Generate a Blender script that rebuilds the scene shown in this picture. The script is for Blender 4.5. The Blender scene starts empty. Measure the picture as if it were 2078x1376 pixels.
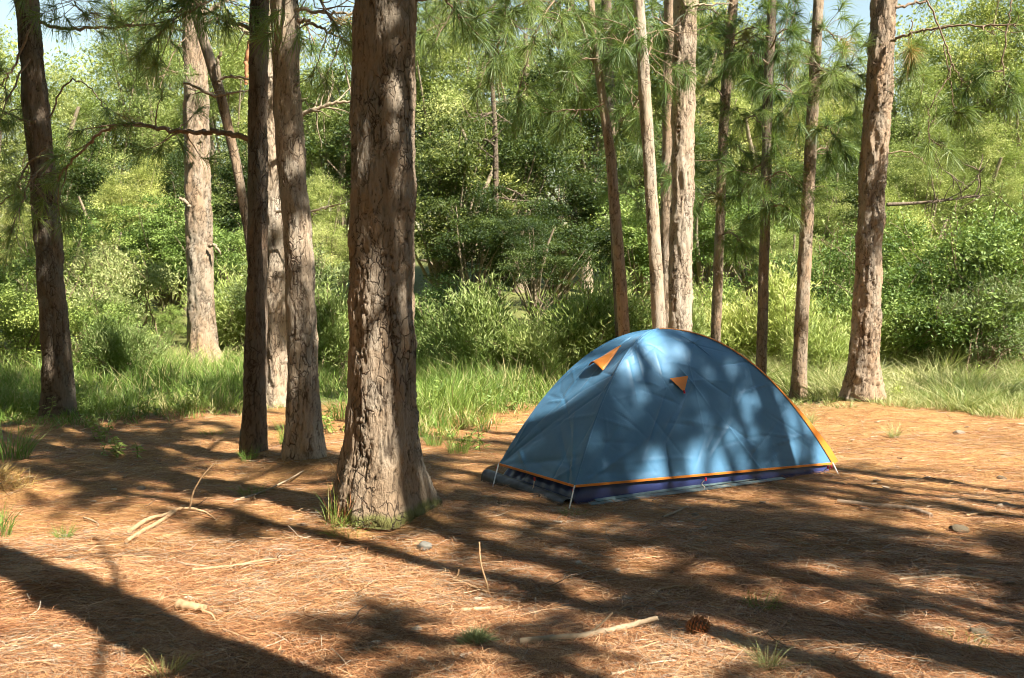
import bpy, math, random
import numpy as np
from mathutils import Vector, Matrix

# ------------------------------------------------------------------ camera, sky, sun, exposure
scene = bpy.context.scene
COL = scene.collection
CAM_H, FOC, CX, CY = 1.4, 2020.0, 1039.0, 688.0
PITCH = math.atan(98 / FOC)
cd = bpy.data.cameras.new('camera'); cam = bpy.data.objects.new('camera', cd); COL.objects.link(cam)
cd.sensor_width = 36; cd.lens = 36 * FOC / 2078; cd.clip_start = 0.05; cd.clip_end = 2000
cam.location = (0, 0, CAM_H); cam.rotation_euler = (math.pi / 2 - PITCH, 0, 0)
cd.dof.use_dof = True; cd.dof.focus_distance = 6.9; cd.dof.aperture_fstop = 5.0
scene.camera = cam

SUN_AZ, SUN_EL = math.radians(130), math.radians(46)      # azimuth clockwise from +Y
world = bpy.data.worlds.new('World'); scene.world = world; world.use_nodes = True
nt = world.node_tree
sky = nt.nodes.new('ShaderNodeTexSky'); sky.sky_type = 'NISHITA'; sky.sun_disc = False
sky.sun_elevation = SUN_EL; sky.sun_rotation = SUN_AZ; sky.air_density = 1.8; sky.dust_density = 0.1; sky.ozone_density = 0.5
bg = nt.nodes['Background']; bg.inputs['Strength'].default_value = 0.05
nt.links.new(sky.outputs['Color'], bg.inputs['Color'])
sd = bpy.data.lights.new('sun', 'SUN'); sd.energy = 5.0; sd.angle = math.radians(0.5); sd.color = (1.0, 0.94, 0.82)
sun = bpy.data.objects.new('sun', sd); COL.objects.link(sun)
TO_SUN = Vector((math.sin(SUN_AZ) * math.cos(SUN_EL), math.cos(SUN_AZ) * math.cos(SUN_EL), math.sin(SUN_EL)))
sun.rotation_euler = TO_SUN.to_track_quat('Z', 'Y').to_euler(); sun.location = (8, -8, 12)
vs = scene.view_settings; vs.view_transform = 'Standard'; vs.look = 'None'; vs.gamma = 1; vs.use_curve_mapping = False
vs.exposure = 1.95
scene.render.engine = 'CYCLES'
scene.cycles.filter_width = 1.0; scene.cycles.use_denoising = True; scene.cycles.use_adaptive_sampling = True; scene.cycles.adaptive_threshold = .03; scene.cycles.adaptive_min_samples = 16
scene.cycles.max_bounces = 5; scene.cycles.diffuse_bounces = 3; scene.cycles.transmission_bounces = 3; scene.cycles.glossy_bounces = 2

RNG = np.random.default_rng(7)

# ------------------------------------------------------------------ noise
def h2(i, j, s=0):
    i = np.asarray(i).astype(np.int64); j = np.asarray(j).astype(np.int64)
    n = (i * 374761393 + j * 668265263 + s * 2147483647 * 3 + s * 1274126177) & 0xffffffff
    n = ((n ^ (n >> 13)) * 1274126177) & 0xffffffff
    n = ((n ^ (n >> 16)) * 2246822519) & 0xffffffff
    return ((n ^ (n >> 15)) & 0xffffff) / float(0x1000000)
def vn(u, v, s=0, wrap=None):
    iu = np.floor(u); iv = np.floor(v); fu = u - iu; fv = v - iv
    fu = fu * fu * (3 - 2 * fu); fv = fv * fv * (3 - 2 * fv)
    a, b = (iu % wrap, (iu + 1) % wrap) if wrap else (iu, iu + 1)
    return (h2(a, iv, s) * (1 - fu) + h2(b, iv, s) * fu) * (1 - fv) + (h2(a, iv + 1, s) * (1 - fu) + h2(b, iv + 1, s) * fu) * fv
def fbm(u, v, s=0, o=4, wrap=None):
    t = 0; a = .5; k = 1
    for i in range(o):
        t = t + a * vn(u * k, v * k, s + i * 17, wrap * k if wrap else None); a *= .5; k *= 2
    return t
def sstep(a, b, x):
    t = np.clip((x - a) / (b - a), 0, 1); return t * t * (3 - 2 * t)

# ------------------------------------------------------------------ ground height and pixel helpers
TENT_C = np.array([1.19, 7.56])
MOUNDS = []     # (x, y, height, radius), filled below for the trunks
def gz(x, y):
    x = np.asarray(x, float); y = np.asarray(y, float)
    calm = 1 - .85 * np.exp(-(((x - TENT_C[0]) / 1.7) ** 4 + ((y - TENT_C[1]) / 1.5) ** 4))
    z = calm * (.07 * (vn(x / 1.3 + 3, y / 1.1, 3) - .5) + .05 * (vn(x / .45, y / .4, 5) - .5) + .022 * (vn(x / .16, y / .15, 9) - .5))
    for mx, my, mh, mr in MOUNDS:
        z = z + mh * np.exp(-((x - mx) ** 2 + (y - my) ** 2) / mr ** 2)
    s = np.clip(y - 12.5, 0, None)
    z = z + np.where(s < 25, .022 * s + .0042 * s * s, 3.175 + 1.5 * (1 - np.exp(-(np.maximum(s, 25) - 25) / 8)))
    return z
def ray(px, py):
    cx = (px - CX) / FOC; cy = (CY - py) / FOC; c, s = math.cos(PITCH), math.sin(PITCH)
    return np.array([cx, cy * s + c, cy * c - s])
def at(px, py, d):
    r = ray(px, py); return np.array([0, 0, CAM_H]) + r * (d / r[1])
def gp(px, py):
    r = ray(px, py); z = 0.
    for _ in range(12):
        t = (z - CAM_H) / r[2]; z = float(gz(r[0] * t, r[1] * t)) * .7 + z * .3
    t = (z - CAM_H) / r[2]
    return np.array([r[0] * t, r[1] * t, float(gz(r[0] * t, r[1] * t))])
MOUNDS += [(-.73, 5.98, .05, .5), (-1.63, 7.9, .04, .4), (-2.15, 8.4, .03, .35), (4.2, 11.8, .06, .7), (-4.9, 10.8, .03, .5),
           (-3.75, 6.95, .13, .33), (-2.6, 7.2, .0, .3), (.1, 11.4, .05, .6), (-.78, 5.98, .035, .34), (-1.65, 7.85, .05, .24), (-2.16, 8.35, .04, .2), (4.15, 11.8, .06, .32), (-4.9, 10.8, .05, .28)]

# ------------------------------------------------------------------ mesh building
class Geo:
    def __init__(s): s.v = []; s.f = []; s.a = []; s.b = []; s.n = 0
    def add(s, v, f, a=0.5, b=0.0):
        v = np.asarray(v, float).reshape(-1, 3); f = np.asarray(f, np.int64)
        s.v.append(v); s.f.append(f + s.n); s.n += len(v)
        s.a.append(np.broadcast_to(np.asarray(a, float), (len(v),))); s.b.append(np.broadcast_to(np.asarray(b, float), (len(v),)))
    def mesh(s, name, mat, smooth=True):
        me = bpy.data.meshes.new(name)
        v = np.concatenate(s.v); me.vertices.add(len(v)); me.vertices.foreach_set('co', v.astype(np.float32).ravel())
        loops = np.concatenate([f.ravel() for f in s.f]); sizes = np.concatenate([np.full(len(f), f.shape[1]) for f in s.f])
        me.loops.add(len(loops)); me.loops.foreach_set('vertex_index', loops.astype(np.int32))
        me.polygons.add(len(sizes)); st = np.concatenate([[0], np.cumsum(sizes)[:-1]])
        me.polygons.foreach_set('loop_start', st.astype(np.int32))
        me.polygons.foreach_set('use_smooth', np.full(len(sizes), smooth))
        for nm, arr in (('tint', s.a), ('mark', s.b)):
            at_ = me.attributes.new(nm, 'FLOAT', 'POINT'); at_.data.foreach_set('value', np.concatenate(arr).astype(np.float32))
        me.update(calc_edges=True)
        if mat: me.materials.append(mat)
        return me
def unit(a):
    a = np.asarray(a, float); return a / np.maximum(np.linalg.norm(a, axis=-1, keepdims=True), 1e-9)
def tube(g, pts, rad, n=7, a=.5, b=0., cap=True):
    p = np.asarray(pts, float); m = len(p); rad = np.broadcast_to(np.asarray(rad, float), (m,))
    t = unit(np.gradient(p, axis=0)); ref = np.array([0, 0, 1.]) if abs(t[0][2]) < .9 else np.array([1., 0, 0])
    ang = np.linspace(0, 2 * math.pi, n, endpoint=False); vs_ = []
    for i in range(m):
        u = unit(np.cross(t[i], ref)); w = np.cross(u, t[i]); ref = w if abs(np.dot(w, t[min(i + 1, m - 1)])) < .95 else ref
        vs_.append(p[i] + rad[i] * (np.cos(ang)[:, None] * u + np.sin(ang)[:, None] * w))
    v = np.concatenate(vs_); i, j = np.meshgrid(np.arange(m - 1), np.arange(n), indexing='ij'); i = i.ravel(); j = j.ravel(); k = (j + 1) % n
    g.add(v, np.stack([i * n + j, i * n + k, (i + 1) * n + k, (i + 1) * n + j], 1), a, b)
    if cap:
        for e in (0, m - 1):
            g.add(np.vstack([v[e * n:(e + 1) * n], p[e]]), np.stack([np.arange(n), (np.arange(n) + 1) % n, np.full(n, n)], 1), a, b)
def spline(pts, n=10):
    p = np.asarray(pts, float); q = np.vstack([2 * p[0] - p[1], p, 2 * p[-1] - p[-2]]); out = []
    for i in range(1, len(q) - 2):
        t = np.linspace(0, 1, n, endpoint=False)[:, None]
        out.append(.5 * (2 * q[i] + (q[i + 1] - q[i - 1]) * t + (2 * q[i - 1] - 5 * q[i] + 4 * q[i + 1] - q[i + 2]) * t ** 2 + (3 * q[i] - q[i - 1] - 3 * q[i + 1] + q[i + 2]) * t ** 3))
    return np.vstack(out + [p[-1:]])
def blades(g, base, d, bend, L, W, tint, nseg=2, side=None, rng=RNG):
    """many thin tapering blades: p(t) = base + d L t + bend L t^2"""
    n = len(base); L = np.broadcast_to(L, (n,)); W = np.broadcast_to(W, (n,)); tint = np.broadcast_to(tint, (n,))
    if side is None: side = unit(np.cross(d, rng.normal(size=(n, 3))))
    rows = []
    for k in range(nseg):
        t = k / nseg; c = base + d * (L * t)[:, None] + bend * (L * t * t)[:, None]
        w = (W * (.5 if k else .36) * (1 - .55 * t))[:, None] * side
        rows += [c - w, c + w]
    rows.append(base + d * L[:, None] + bend * L[:, None])
    v = np.stack(rows, 1); m = 2 * nseg + 1; o = (np.arange(n) * m)[:, None]
    for k in range(nseg - 1):
        pass
    quads = [np.array([2 * k, 2 * k + 1, 2 * k + 3, 2 * k + 2]) for k in range(nseg - 1)]
    s0 = g.n
    g.add(v.reshape(-1, 3), np.concatenate([o + q for q in quads]) if quads else o + np.array([0, 1, 2]), np.repeat(tint, m))
    if quads:
        tri = o + np.array([2 * nseg - 2, 2 * nseg - 1, 2 * nseg]); g.f.append(tri + s0)
def leaves(g, c, d, nrm, L, W, tint):
    n = len(c); L = np.broadcast_to(L, (n,))[:, None]; W = np.broadcast_to(W, (n,))[:, None]
    d = unit(d); s = unit(np.cross(d, nrm)); nn = np.cross(s, d)
    v = np.stack([c, c + d * L * .45 + s * W * .5, c + d * L - nn * L * .12, c + d * L * .45 - s * W * .5], 1)
    g.add(v.reshape(-1, 3), (np.arange(n) * 4)[:, None] + np.arange(4), np.repeat(np.broadcast_to(tint, (n,)), 4))
def rdir(n, rng): return unit(rng.normal(size=(n, 3)))

# ------------------------------------------------------------------ object helpers
def obj(name, me, parent=None, loc=(0, 0, 0), rz=0., sc=1.):
    o = bpy.data.objects.new(name, me); COL.objects.link(o); o.location = loc; o.rotation_euler = (0, 0, rz)
    o.scale = (sc,) * 3 if np.isscalar(sc) else sc
    if parent: o.parent = parent
    return o
def tag(o, label=None, cat=None, group=None, kind=None):
    for k, v in (('label', label), ('category', cat), ('group', group), ('kind', kind)):
        if v: o[k] = v
    return o
def thing(name, label, cat, loc=(0, 0, 0), group=None, rz=0., sc=1.):
    o = obj(name, None, None, tuple(loc), rz, sc); o.empty_display_size = .1
    return tag(o, label, cat, group)

# ------------------------------------------------------------------ materials
def N(t, ty, **kw):
    n = t.nodes.new(ty)
    for k, v in kw.items():
        if k in n.inputs: n.inputs[k].default_value = v
        else: setattr(n, k, v)
    return n
def ramp(t, src, stops):
    r = t.nodes.new('ShaderNodeValToRGB'); e = r.color_ramp.elements
    while len(e) < len(stops): e.new(.5)
    for x, (p, c) in zip(e, stops): x.position = p; x.color = (*c, 1)
    t.links.new(src, r.inputs['Fac']); return r.outputs['Color']
def mixc(t, fac, a, b, mode='MIX'):
    m = t.nodes.new('ShaderNodeMix'); m.data_type = 'RGBA'; m.blend_type = mode
    for i, x in ((0, fac), (6, a), (7, b)):
        if isinstance(x, (int, float)): m.inputs[i].default_value = x
        elif isinstance(x, tuple): m.inputs[i].default_value = (*x, 1)
        else: t.links.new(x, m.inputs[i])
    return m.outputs[2]
def math_(t, op, a, b=None, c=None):
    m = t.nodes.new('ShaderNodeMath'); m.operation = op
    for i, x in enumerate((a, b, c)):
        if x is None: continue
        if isinstance(x, (int, float)): m.inputs[i].default_value = x
        else: t.links.new(x, m.inputs[i])
    return m.outputs[0]
def newmat(name):
    m = bpy.data.materials.new(name); m.use_nodes = True; t = m.node_tree
    return m, t, t.nodes['Principled BSDF'], t.nodes['Material Output']
def attr(t, nm): return N(t, 'ShaderNodeAttribute', attribute_name=nm).outputs['Fac']
def noise(t, scale, detail=4, rough=.55, stretch=None, vec=None):
    n = N(t, 'ShaderNodeTexNoise', Scale=scale, Detail=detail, Roughness=rough)
    if vec is None: vec = t.nodes.new('ShaderNodeTexCoord').outputs['Object']
    if stretch:
        mp = t.nodes.new('ShaderNodeMapping'); mp.inputs['Scale'].default_value = stretch; t.links.new(vec, mp.inputs['Vector']); vec = mp.outputs['Vector']
    t.links.new(vec, n.inputs['Vector']); return n.outputs['Fac']
def bump(t, b, h, strength=.4, dist=.01):
    n = N(t, 'ShaderNodeBump', Strength=strength, Distance=dist); t.links.new(h, n.inputs['Height']); t.links.new(n.outputs['Normal'], b.inputs['Normal'])

def leafmat(name, stops, trans=.35, rough=.55, spec=.3, objvar=.75, tcol=(.30, .40, .04)):
    m, t, b, out = newmat(name)
    c = ramp(t, attr(t, 'tint'), stops)
    oi = t.nodes.new('ShaderNodeObjectInfo')
    hsv = t.nodes.new('ShaderNodeHueSaturation'); t.links.new(c, hsv.inputs['Color'])
    v = math_(t, 'MULTIPLY_ADD', oi.outputs['Random'], objvar, 1 - objvar * .5); t.links.new(v, hsv.inputs['Value'])
    hu = math_(t, 'MULTIPLY_ADD', oi.outputs['Random'], -.05, .53); t.links.new(hu, hsv.inputs['Hue'])
    c = hsv.outputs['Color']; t.links.new(c, b.inputs['Base Color'])
    b.inputs['Roughness'].default_value = rough; b.inputs['Specular IOR Level'].default_value = spec
    tr = t.nodes.new('ShaderNodeBsdfTranslucent'); t.links.new(mixc(t, .5, c, tcol), tr.inputs['Color'])
    mx = t.nodes.new('ShaderNodeMixShader'); mx.inputs[0].default_value = trans
    t.links.new(b.outputs[0], mx.inputs[1]); t.links.new(tr.outputs[0], mx.inputs[2]); t.links.new(mx.outputs[0], out.inputs['Surface'])
    return m
def barkmat(name, grey, warm, furrow, moss=0.):
    m, t, b, out = newmat(name)
    n1 = noise(t, 5, 5, .6, (1, 1, .35)); n2 = noise(t, 45, 6, .7, (1, 1, .22)); n3 = noise(t, 2.2, 3, .5, (1, 1, .3))
    plate = attr(t, 'tint'); crack = attr(t, 'mark')
    f = math_(t, 'ADD', math_(t, 'MULTIPLY', plate, .55), math_(t, 'MULTIPLY', n3, .75))
    c = ramp(t, f, [(.42, grey), (.62, tuple(.5 * (x + y) for x, y in zip(grey, warm))), (.85, warm)])
    c = mixc(t, .6, c, ramp(t, n2, [(.3, (.52, .5, .48)), (.5, (1, 1, 1)), (.72, (1.2, 1.18, 1.15))]), 'MULTIPLY')
    c = mixc(t, .35, c, ramp(t, n1, [(.3, (.6, .56, .52)), (.6, (1.15, 1.12, 1.1))]), 'MULTIPLY')
    c = mixc(t, crack, c, furrow)
    if moss:
        z = N(t, 'ShaderNodeSeparateXYZ'); t.links.new(t.nodes.new('ShaderNodeTexCoord').outputs['Object'], z.inputs[0])
        mf = math_(t, 'SUBTRACT', math_(t, 'MULTIPLY_ADD', n1, 1.5, -.42), math_(t, 'MULTIPLY', z.outputs['Z'], 1 / moss))
        mf = N(t, 'ShaderNodeClamp').outputs[0] if False else math_(t, 'MINIMUM', math_(t, 'MAXIMUM', math_(t, 'MULTIPLY', mf, 3.), 0.), .8)
        c = mixc(t, mf, c, mixc(t, n2, (.06, .075, .015), (.17, .18, .04)))
    b.inputs['Roughness'].default_value = .85; b.inputs['Specular IOR Level'].default_value = .25
    tc = t.nodes.new('ShaderNodeTexCoord').outputs['Object']; wp = N(t, 'ShaderNodeTexNoise', Scale=9., Detail=4.); t.links.new(tc, wp.inputs['Vector'])
    vm = N(t, 'ShaderNodeVectorMath', operation='MULTIPLY_ADD'); t.links.new(wp.outputs['Color'], vm.inputs[0]); vm.inputs[1].default_value = (.09, .09, .2); t.links.new(tc, vm.inputs[2])
    mp = t.nodes.new('ShaderNodeMapping'); mp.inputs['Scale'].default_value = (1, 1, .32); t.links.new(vm.outputs[0], mp.inputs['Vector'])
    vo = N(t, 'ShaderNodeTexVoronoi', feature='DISTANCE_TO_EDGE', Scale=22.); t.links.new(mp.outputs['Vector'], vo.inputs['Vector'])
    ck = ramp(t, vo.outputs['Distance'], [(.0, (0, 0, 0)), (.07, (1, 1, 1))]); ck = mixc(t, ramp(t, n1, [(.44, (0, 0, 0)), (.56, (1, 1, 1))]), ck, (1., 1., 1.))
    t.links.new(mixc(t, ck, furrow, c), b.inputs['Base Color'])
    hh = math_(t, 'ADD', math_(t, 'MULTIPLY', n2, 1.1), math_(t, 'ADD', math_(t, 'MULTIPLY', noise(t, 140, 3, .6, (1, 1, .4)), .5), math_(t, 'MULTIPLY', ck, .7)))
    bump(t, b, hh, 1., .016)
    return m
def plain(name, col, rough=.6, spec=.3, var=.25, nscale=30, bumpd=0., stretch=None):
    m, t, b, out = newmat(name); n = noise(t, nscale, 4, .6, stretch)
    c = ramp(t, n, [(.25, tuple(x * (1 - var) for x in col)), (.75, tuple(min(1, x * (1 + var)) for x in col))])
    t.links.new(c, b.inputs['Base Color']); b.inputs['Roughness'].default_value = rough; b.inputs['Specular IOR Level'].default_value = spec
    if bumpd: bump(t, b, n, .6, bumpd)
    return m

M = {}
M['bark_front'] = barkmat('bark_front', (.245, .21, .165), (.25, .175, .11), (.055, .038, .026), .10)
M['bark'] = barkmat('bark', (.265, .225, .175), (.29, .195, .12), (.075, .05, .034), .05)
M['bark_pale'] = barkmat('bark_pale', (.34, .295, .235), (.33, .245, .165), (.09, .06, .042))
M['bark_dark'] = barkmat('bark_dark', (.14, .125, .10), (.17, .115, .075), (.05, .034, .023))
M['wood'] = plain('branch_wood', (.20, .14, .095), .8, .2, .35, 40, .004)
M['deadwood'] = plain('dead_wood', (.24, .19, .13), .8, .2, .35, 40, .004)
M['stick'] = plain('fallen_stick', (.34, .22, .12), .75, .25, .4, 30, .003)
M['stick_grey'] = plain('weathered_stick', (.27, .20, .13), .8, .2, .35, 30, .003)
M['litter'] = leafmat('pine_needle_litter', [(0, (.075, .034, .015)), (.25, (.20, .098, .034)), (.5, (.37, .195, .072)), (.75, (.51, .32, .135)), (.93, (.59, .425, .22)), (1, (.35, .31, .22))], .12, .5, .35, 0, (.5, .25, .1))
M['pine'] = leafmat('pine_needles', [(0, (.05, .09, .026)), (.5, (.12, .18, .05)), (.9, (.24, .28, .08)), (1, (.36, .20, .08))], .35, .45, .4)
M['grass'] = leafmat('tall_grass', [(0, (.06, .12, .022)), (.5, (.15, .24, .045)), (.8, (.27, .34, .08)), (1, (.48, .42, .2))], .3, .5, .3, .2)
M['drygrass'] = leafmat('dry_grass', [(0, (.10, .145, .035)), (.4, (.24, .28, .085)), (1, (.54, .47, .25))], .32, .5, .3, .2)
M['willow'] = leafmat('pale_bush_leaf', [(0, (.16, .21, .05)), (.6, (.37, .43, .13)), (1, (.53, .53, .22))], .34)
M['broad'] = leafmat('green_bush_leaf', [(0, (.07, .115, .02)), (.6, (.20, .27, .06)), (1, (.40, .45, .13))], .25, .5, .3)
M['greyleaf'] = leafmat('grey_green_leaf', [(0, (.12, .16, .055)), (.6, (.23, .27, .10)), (1, (.36, .38, .18))], .28)
M['conifer'] = leafmat('yellow_green_spray', [(0, (.13, .165, .035)), (.6, (.33, .37, .11)), (1, (.54, .53, .21))], .28, .6, .25)
M['darkleaf'] = leafmat('dark_tree_leaf', [(0, (.022, .04, .010)), (.6, (.062, .088, .02)), (1, (.20, .23, .06))], .2, .5, .3)  # shade of the wood's hollow and gaps is put into these leaf colours
M['farleaf'] = leafmat('far_wood_leaf', [(0, (.10, .14, .035)), (.6, (.25, .28, .08)), (1, (.38, .38, .13))], .28, .6, .2)
M['stone'] = plain('pale_stone', (.25, .205, .155), .85, .2, .3, 14, .01)
M['stone_grey'] = plain('grey_stone', (.15, .14, .12), .9, .2, .35, 18, .01)
M['stone_dark'] = plain('dark_lump', (.11, .085, .055), .9, .2, .3, 14, .01)
M['cone'] = plain('pine_cone', (.32, .14, .065), .65, .3, .45, 60, .002)

def groundmat():
    m, t, b, out = newmat('needle_duff')
    tc = t.nodes.new('ShaderNodeTexCoord').outputs['Object']
    warp = N(t, 'ShaderNodeTexNoise', Scale=1.2, Detail=3); t.links.new(tc, warp.inputs['Vector'])
    vec = N(t, 'ShaderNodeVectorMath', operation='MULTIPLY_ADD'); t.links.new(warp.outputs['Color'], vec.inputs[0]); vec.inputs[1].default_value = (.6, .6, 0); t.links.new(tc, vec.inputs[2])
    s1 = noise(t, 9, 6, .75, (1, 9, 1), vec.outputs[0]); s2 = noise(t, 12, 6, .75, (7, 1.2, 1), vec.outputs[0]); big = noise(t, .9, 4, .6, None, tc); s3 = noise(t, 60, 3, .6, None, tc)
    f = math_(t, 'ADD', math_(t, 'MULTIPLY', s1, .5), math_(t, 'MULTIPLY', s2, .5))
    c = ramp(t, f, [(.30, (.07, .031, .014)), (.43, (.20, .098, .035)), (.54, (.36, .205, .08)), (.68, (.52, .35, .16))])
    c = mixc(t, .7, c, ramp(t, big, [(.32, (.62, .55, .5)), (.6, (1.1, 1.08, 1.02))]), 'MULTIPLY')
    y = N(t, 'ShaderNodeSeparateXYZ'); t.links.new(tc, y.inputs[0])
    gf = math_(t, 'MULTIPLY', math_(t, 'SUBTRACT', math_(t, 'MULTIPLY_ADD', big, 2.2, y.outputs['Y']), 12.2), .7)
    gf = math_(t, 'MINIMUM', math_(t, 'MAXIMUM', gf, 0.), 1.)
    c = mixc(t, gf, c, ramp(t, s3, [(.3, (.05, .07, .02)), (.6, (.16, .16, .05)), (.8, (.26, .22, .09))]))
    t.links.new(c, b.inputs['Base Color']); b.inputs['Roughness'].default_value = .85; b.inputs['Specular IOR Level'].default_value = .2
    bump(t, b, f, .9, .02); return m
M['ground'] = groundmat()

# ------------------------------------------------------------------ the ground sheet
def axis(fine0, fine1, step, far, grow=1.25):
    a = list(np.arange(fine0, fine1 + 1e-6, step)); s = step; x = a[-1]
    while x < far: s *= grow; x += s; a.append(x)
    s = step; x = a[0]; pre = []
    while x > -far: s *= grow; x -= s; pre.append(x)
    return np.array(pre[::-1] + a)
xs = axis(-6.5, 6.5, .06, 260); ys = axis(3.2, 13.5, .06, 260)
XX, YY = np.meshgrid(xs, ys, indexing='ij'); ZZ = gz(XX, YY)
g = Geo(); nx, ny = XX.shape
i, j = np.meshgrid(np.arange(nx - 1), np.arange(ny - 1), indexing='ij'); i = i.ravel(); j = j.ravel()
g.add(np.stack([XX, YY, ZZ], -1).reshape(-1, 3), np.stack([i * ny + j, (i + 1) * ny + j, (i + 1) * ny + j + 1, i * ny + j + 1], 1))
tag(obj('ground', g.mesh('ground', M['ground'])), kind='structure')

# ------------------------------------------------------------------ pine tree parts
def bark_field(th, z, circ, seed, cw, ch):
    nu = max(5, int(round(circ / cw))); u0 = th / (2 * math.pi) * nu; v0 = z / ch
    u = u0 + .9 * (fbm(u0 * 1.0, v0 * 1.3, seed + 1, 3, nu) - .5); v = v0 + .8 * (fbm(u0, v0 * 1.0, seed + 2, 3, nu) - .5)
    iu = np.floor(u); iv = np.floor(v); F1 = np.full(u.shape, 9.); F2 = F1.copy(); ID = F1.copy()
    for di in (-1, 0, 1):
        for dj in (-1, 0, 1):
            ci = iu + di; cj = iv + dj; cm = ci % nu
            dx = u - ci - .15 - .7 * h2(cm, cj, seed + 3); dy = v - cj - .1 - .8 * h2(cm, cj, seed + 4)
            d = (np.abs(dx) ** 2.6 + np.abs(dy) ** 2.6) ** (1 / 2.6); idc = h2(cm, cj, seed + 5)
            c1 = d < F1; F2 = np.where(c1, F1, np.minimum(F2, d)); ID = np.where(c1, idc, ID); F1 = np.where(c1, d, F1)
    e = F2 - F1; w = .03 + .16 * np.clip(fbm(u0 * .6, v0 * .7, seed + 6, 3, None) - .3, 0, 1)
    crack = 1 - sstep(w * .3, w, e)
    crack *= sstep(.42, .62, vn(u0 * 1.3, v0 * 2.1, seed + 8, None))
    rid = fbm(u0 * 1.1 + .45 * fbm(u0 * 2, v0 * 2.5, seed + 11, 3, nu * 2), v0 * .2, seed + 12, 4, None)           # long wandering vertical fissures
    fis = np.maximum(1 - sstep(.004, .014, np.abs(rid - .47)), 1 - sstep(.003, .011, np.abs(rid - .36))); fis *= sstep(.3, .5, vn(u0 * .8, v0 * .9, seed + 14, None))
    crack = np.maximum(crack * .8, fis * .9)
    tl = fbm(u0 * 1.1 + 3, v0 * .75 + .3 * fbm(u0 * 2, v0 * 2, seed + 16, 3, nu * 2), seed + 15, 5, None) * 9; fr = tl - np.floor(tl)
    terr = (np.floor(tl) + sstep(.78, .95, fr)) / 9 - .5                                                        # flaky stacked layers
    fine = .55 * (fbm(u0 * 3, v0 * 2.2, seed + 7, 4, nu * 3) - .5) + 6.0 * terr
    ID = .35 * ID + .65 * np.clip(fbm(u0 * .45, v0 * .3, seed + 17, 4, None) * 1.5 - .25, 0, 1)
    return crack, ID, fine
def trunk_mesh(name, px, depth, mat, seed, na, dz, ztop, flare=.45, cw=.075, ch=.17, rel=1., lobes=4):
    """px: list of (x, y, width) in the photograph from the base up; depth of the stem's axis."""
    P = []
    for x, y, w in px:
        p = at(x, y, depth); P.append((p[2], p[0], w / FOC * depth / 2))
    P = sorted(P); zs, xs_, rs = map(np.array, zip(*P))
    x0 = np.interp(0, zs, xs_); zb = float(gz(x0, depth)) - .06
    zhi = zs[-1] + .15
    z = np.concatenate([np.arange(zb, zhi, dz), np.linspace(zhi, ztop, 14)])
    def smooth(q):
        k = np.interp(z, zs, q); s = (xs_[-1] - xs_[-3]) / (zs[-1] - zs[-3]) if q is xs_ else 0
        return k + np.where(z > zs[-1], (z - zs[-1]) * s * .6, 0)
    zz = np.linspace(-.5, .5, 9)[:, None]
    xc = np.mean([np.interp(z + d, z, smooth(xs_)) for d in np.linspace(-.25, .25, 9)], 0)
    rc = np.mean([np.interp(z + d, z, smooth(rs)) for d in np.linspace(-.2, .2, 7)], 0)
    rc = np.where(z > zs[-1], rc * (1 - .75 * (z - zs[-1]) / (ztop - zs[-1])), rc)
    th = np.linspace(0, 2 * math.pi, na, endpoint=False); TH, Z = np.meshgrid(th, z); R = rc[:, None]
    h = np.clip(Z - zb - .05, 0, None); rb = rc[0]
    fl = np.exp(-h / (rb * 1.15)); lob = np.zeros_like(TH)
    rr = np.random.default_rng(seed)
    for k in range(lobes):
        a = rr.uniform(0, 6.28); lob += np.exp(-((np.angle(np.exp(1j * (TH - a)))) / .36) ** 2) * rr.uniform(.5, 1.)
    rad = R * (1 + flare * fl * (.6 + .55 * lob) * (.7 + .6 * vn(TH / 6.283 * 5, Z * 3, seed, 5)))
    rad *= 1 + .05 * (fbm(TH / 6.283 * 4, Z * 2.2, seed + 30, 3, 4) - .5) * 2
    cr, ID, fine = bark_field(TH, Z, 2 * math.pi * float(np.median(rs)), seed, cw, ch)
    k = 1.15 * rel * np.clip(R / .16, .35, 1.1)
    rad += k * (-.013 * cr + .010 * fine)
    x = xc[:, None] + rad * np.cos(TH); y = depth + rad * np.sin(TH)
    base = np.array([xc[0], depth, zb + .06])
    v = np.stack([x, y, Z], -1).reshape(-1, 3) - base
    g = Geo(); m = len(z); i, j = np.meshgrid(np.arange(m - 1), np.arange(na), indexing='ij'); i = i.ravel(); j = j.ravel(); k2 = (j + 1) % na
    g.add(v, np.stack([i * na + j, i * na + k2, (i + 1) * na + k2, (i + 1) * na + j], 1), ID.ravel(), np.clip(cr * .9, 0, 1).ravel())
    g.add(np.vstack([v[-na:], v[-na:].mean(0)]), np.stack([np.arange(na), (np.arange(na) + 1) % na, np.full(na, na)], 1))
    return g.mesh(name, mat), base, (xc[-1], z, xc)

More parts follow.
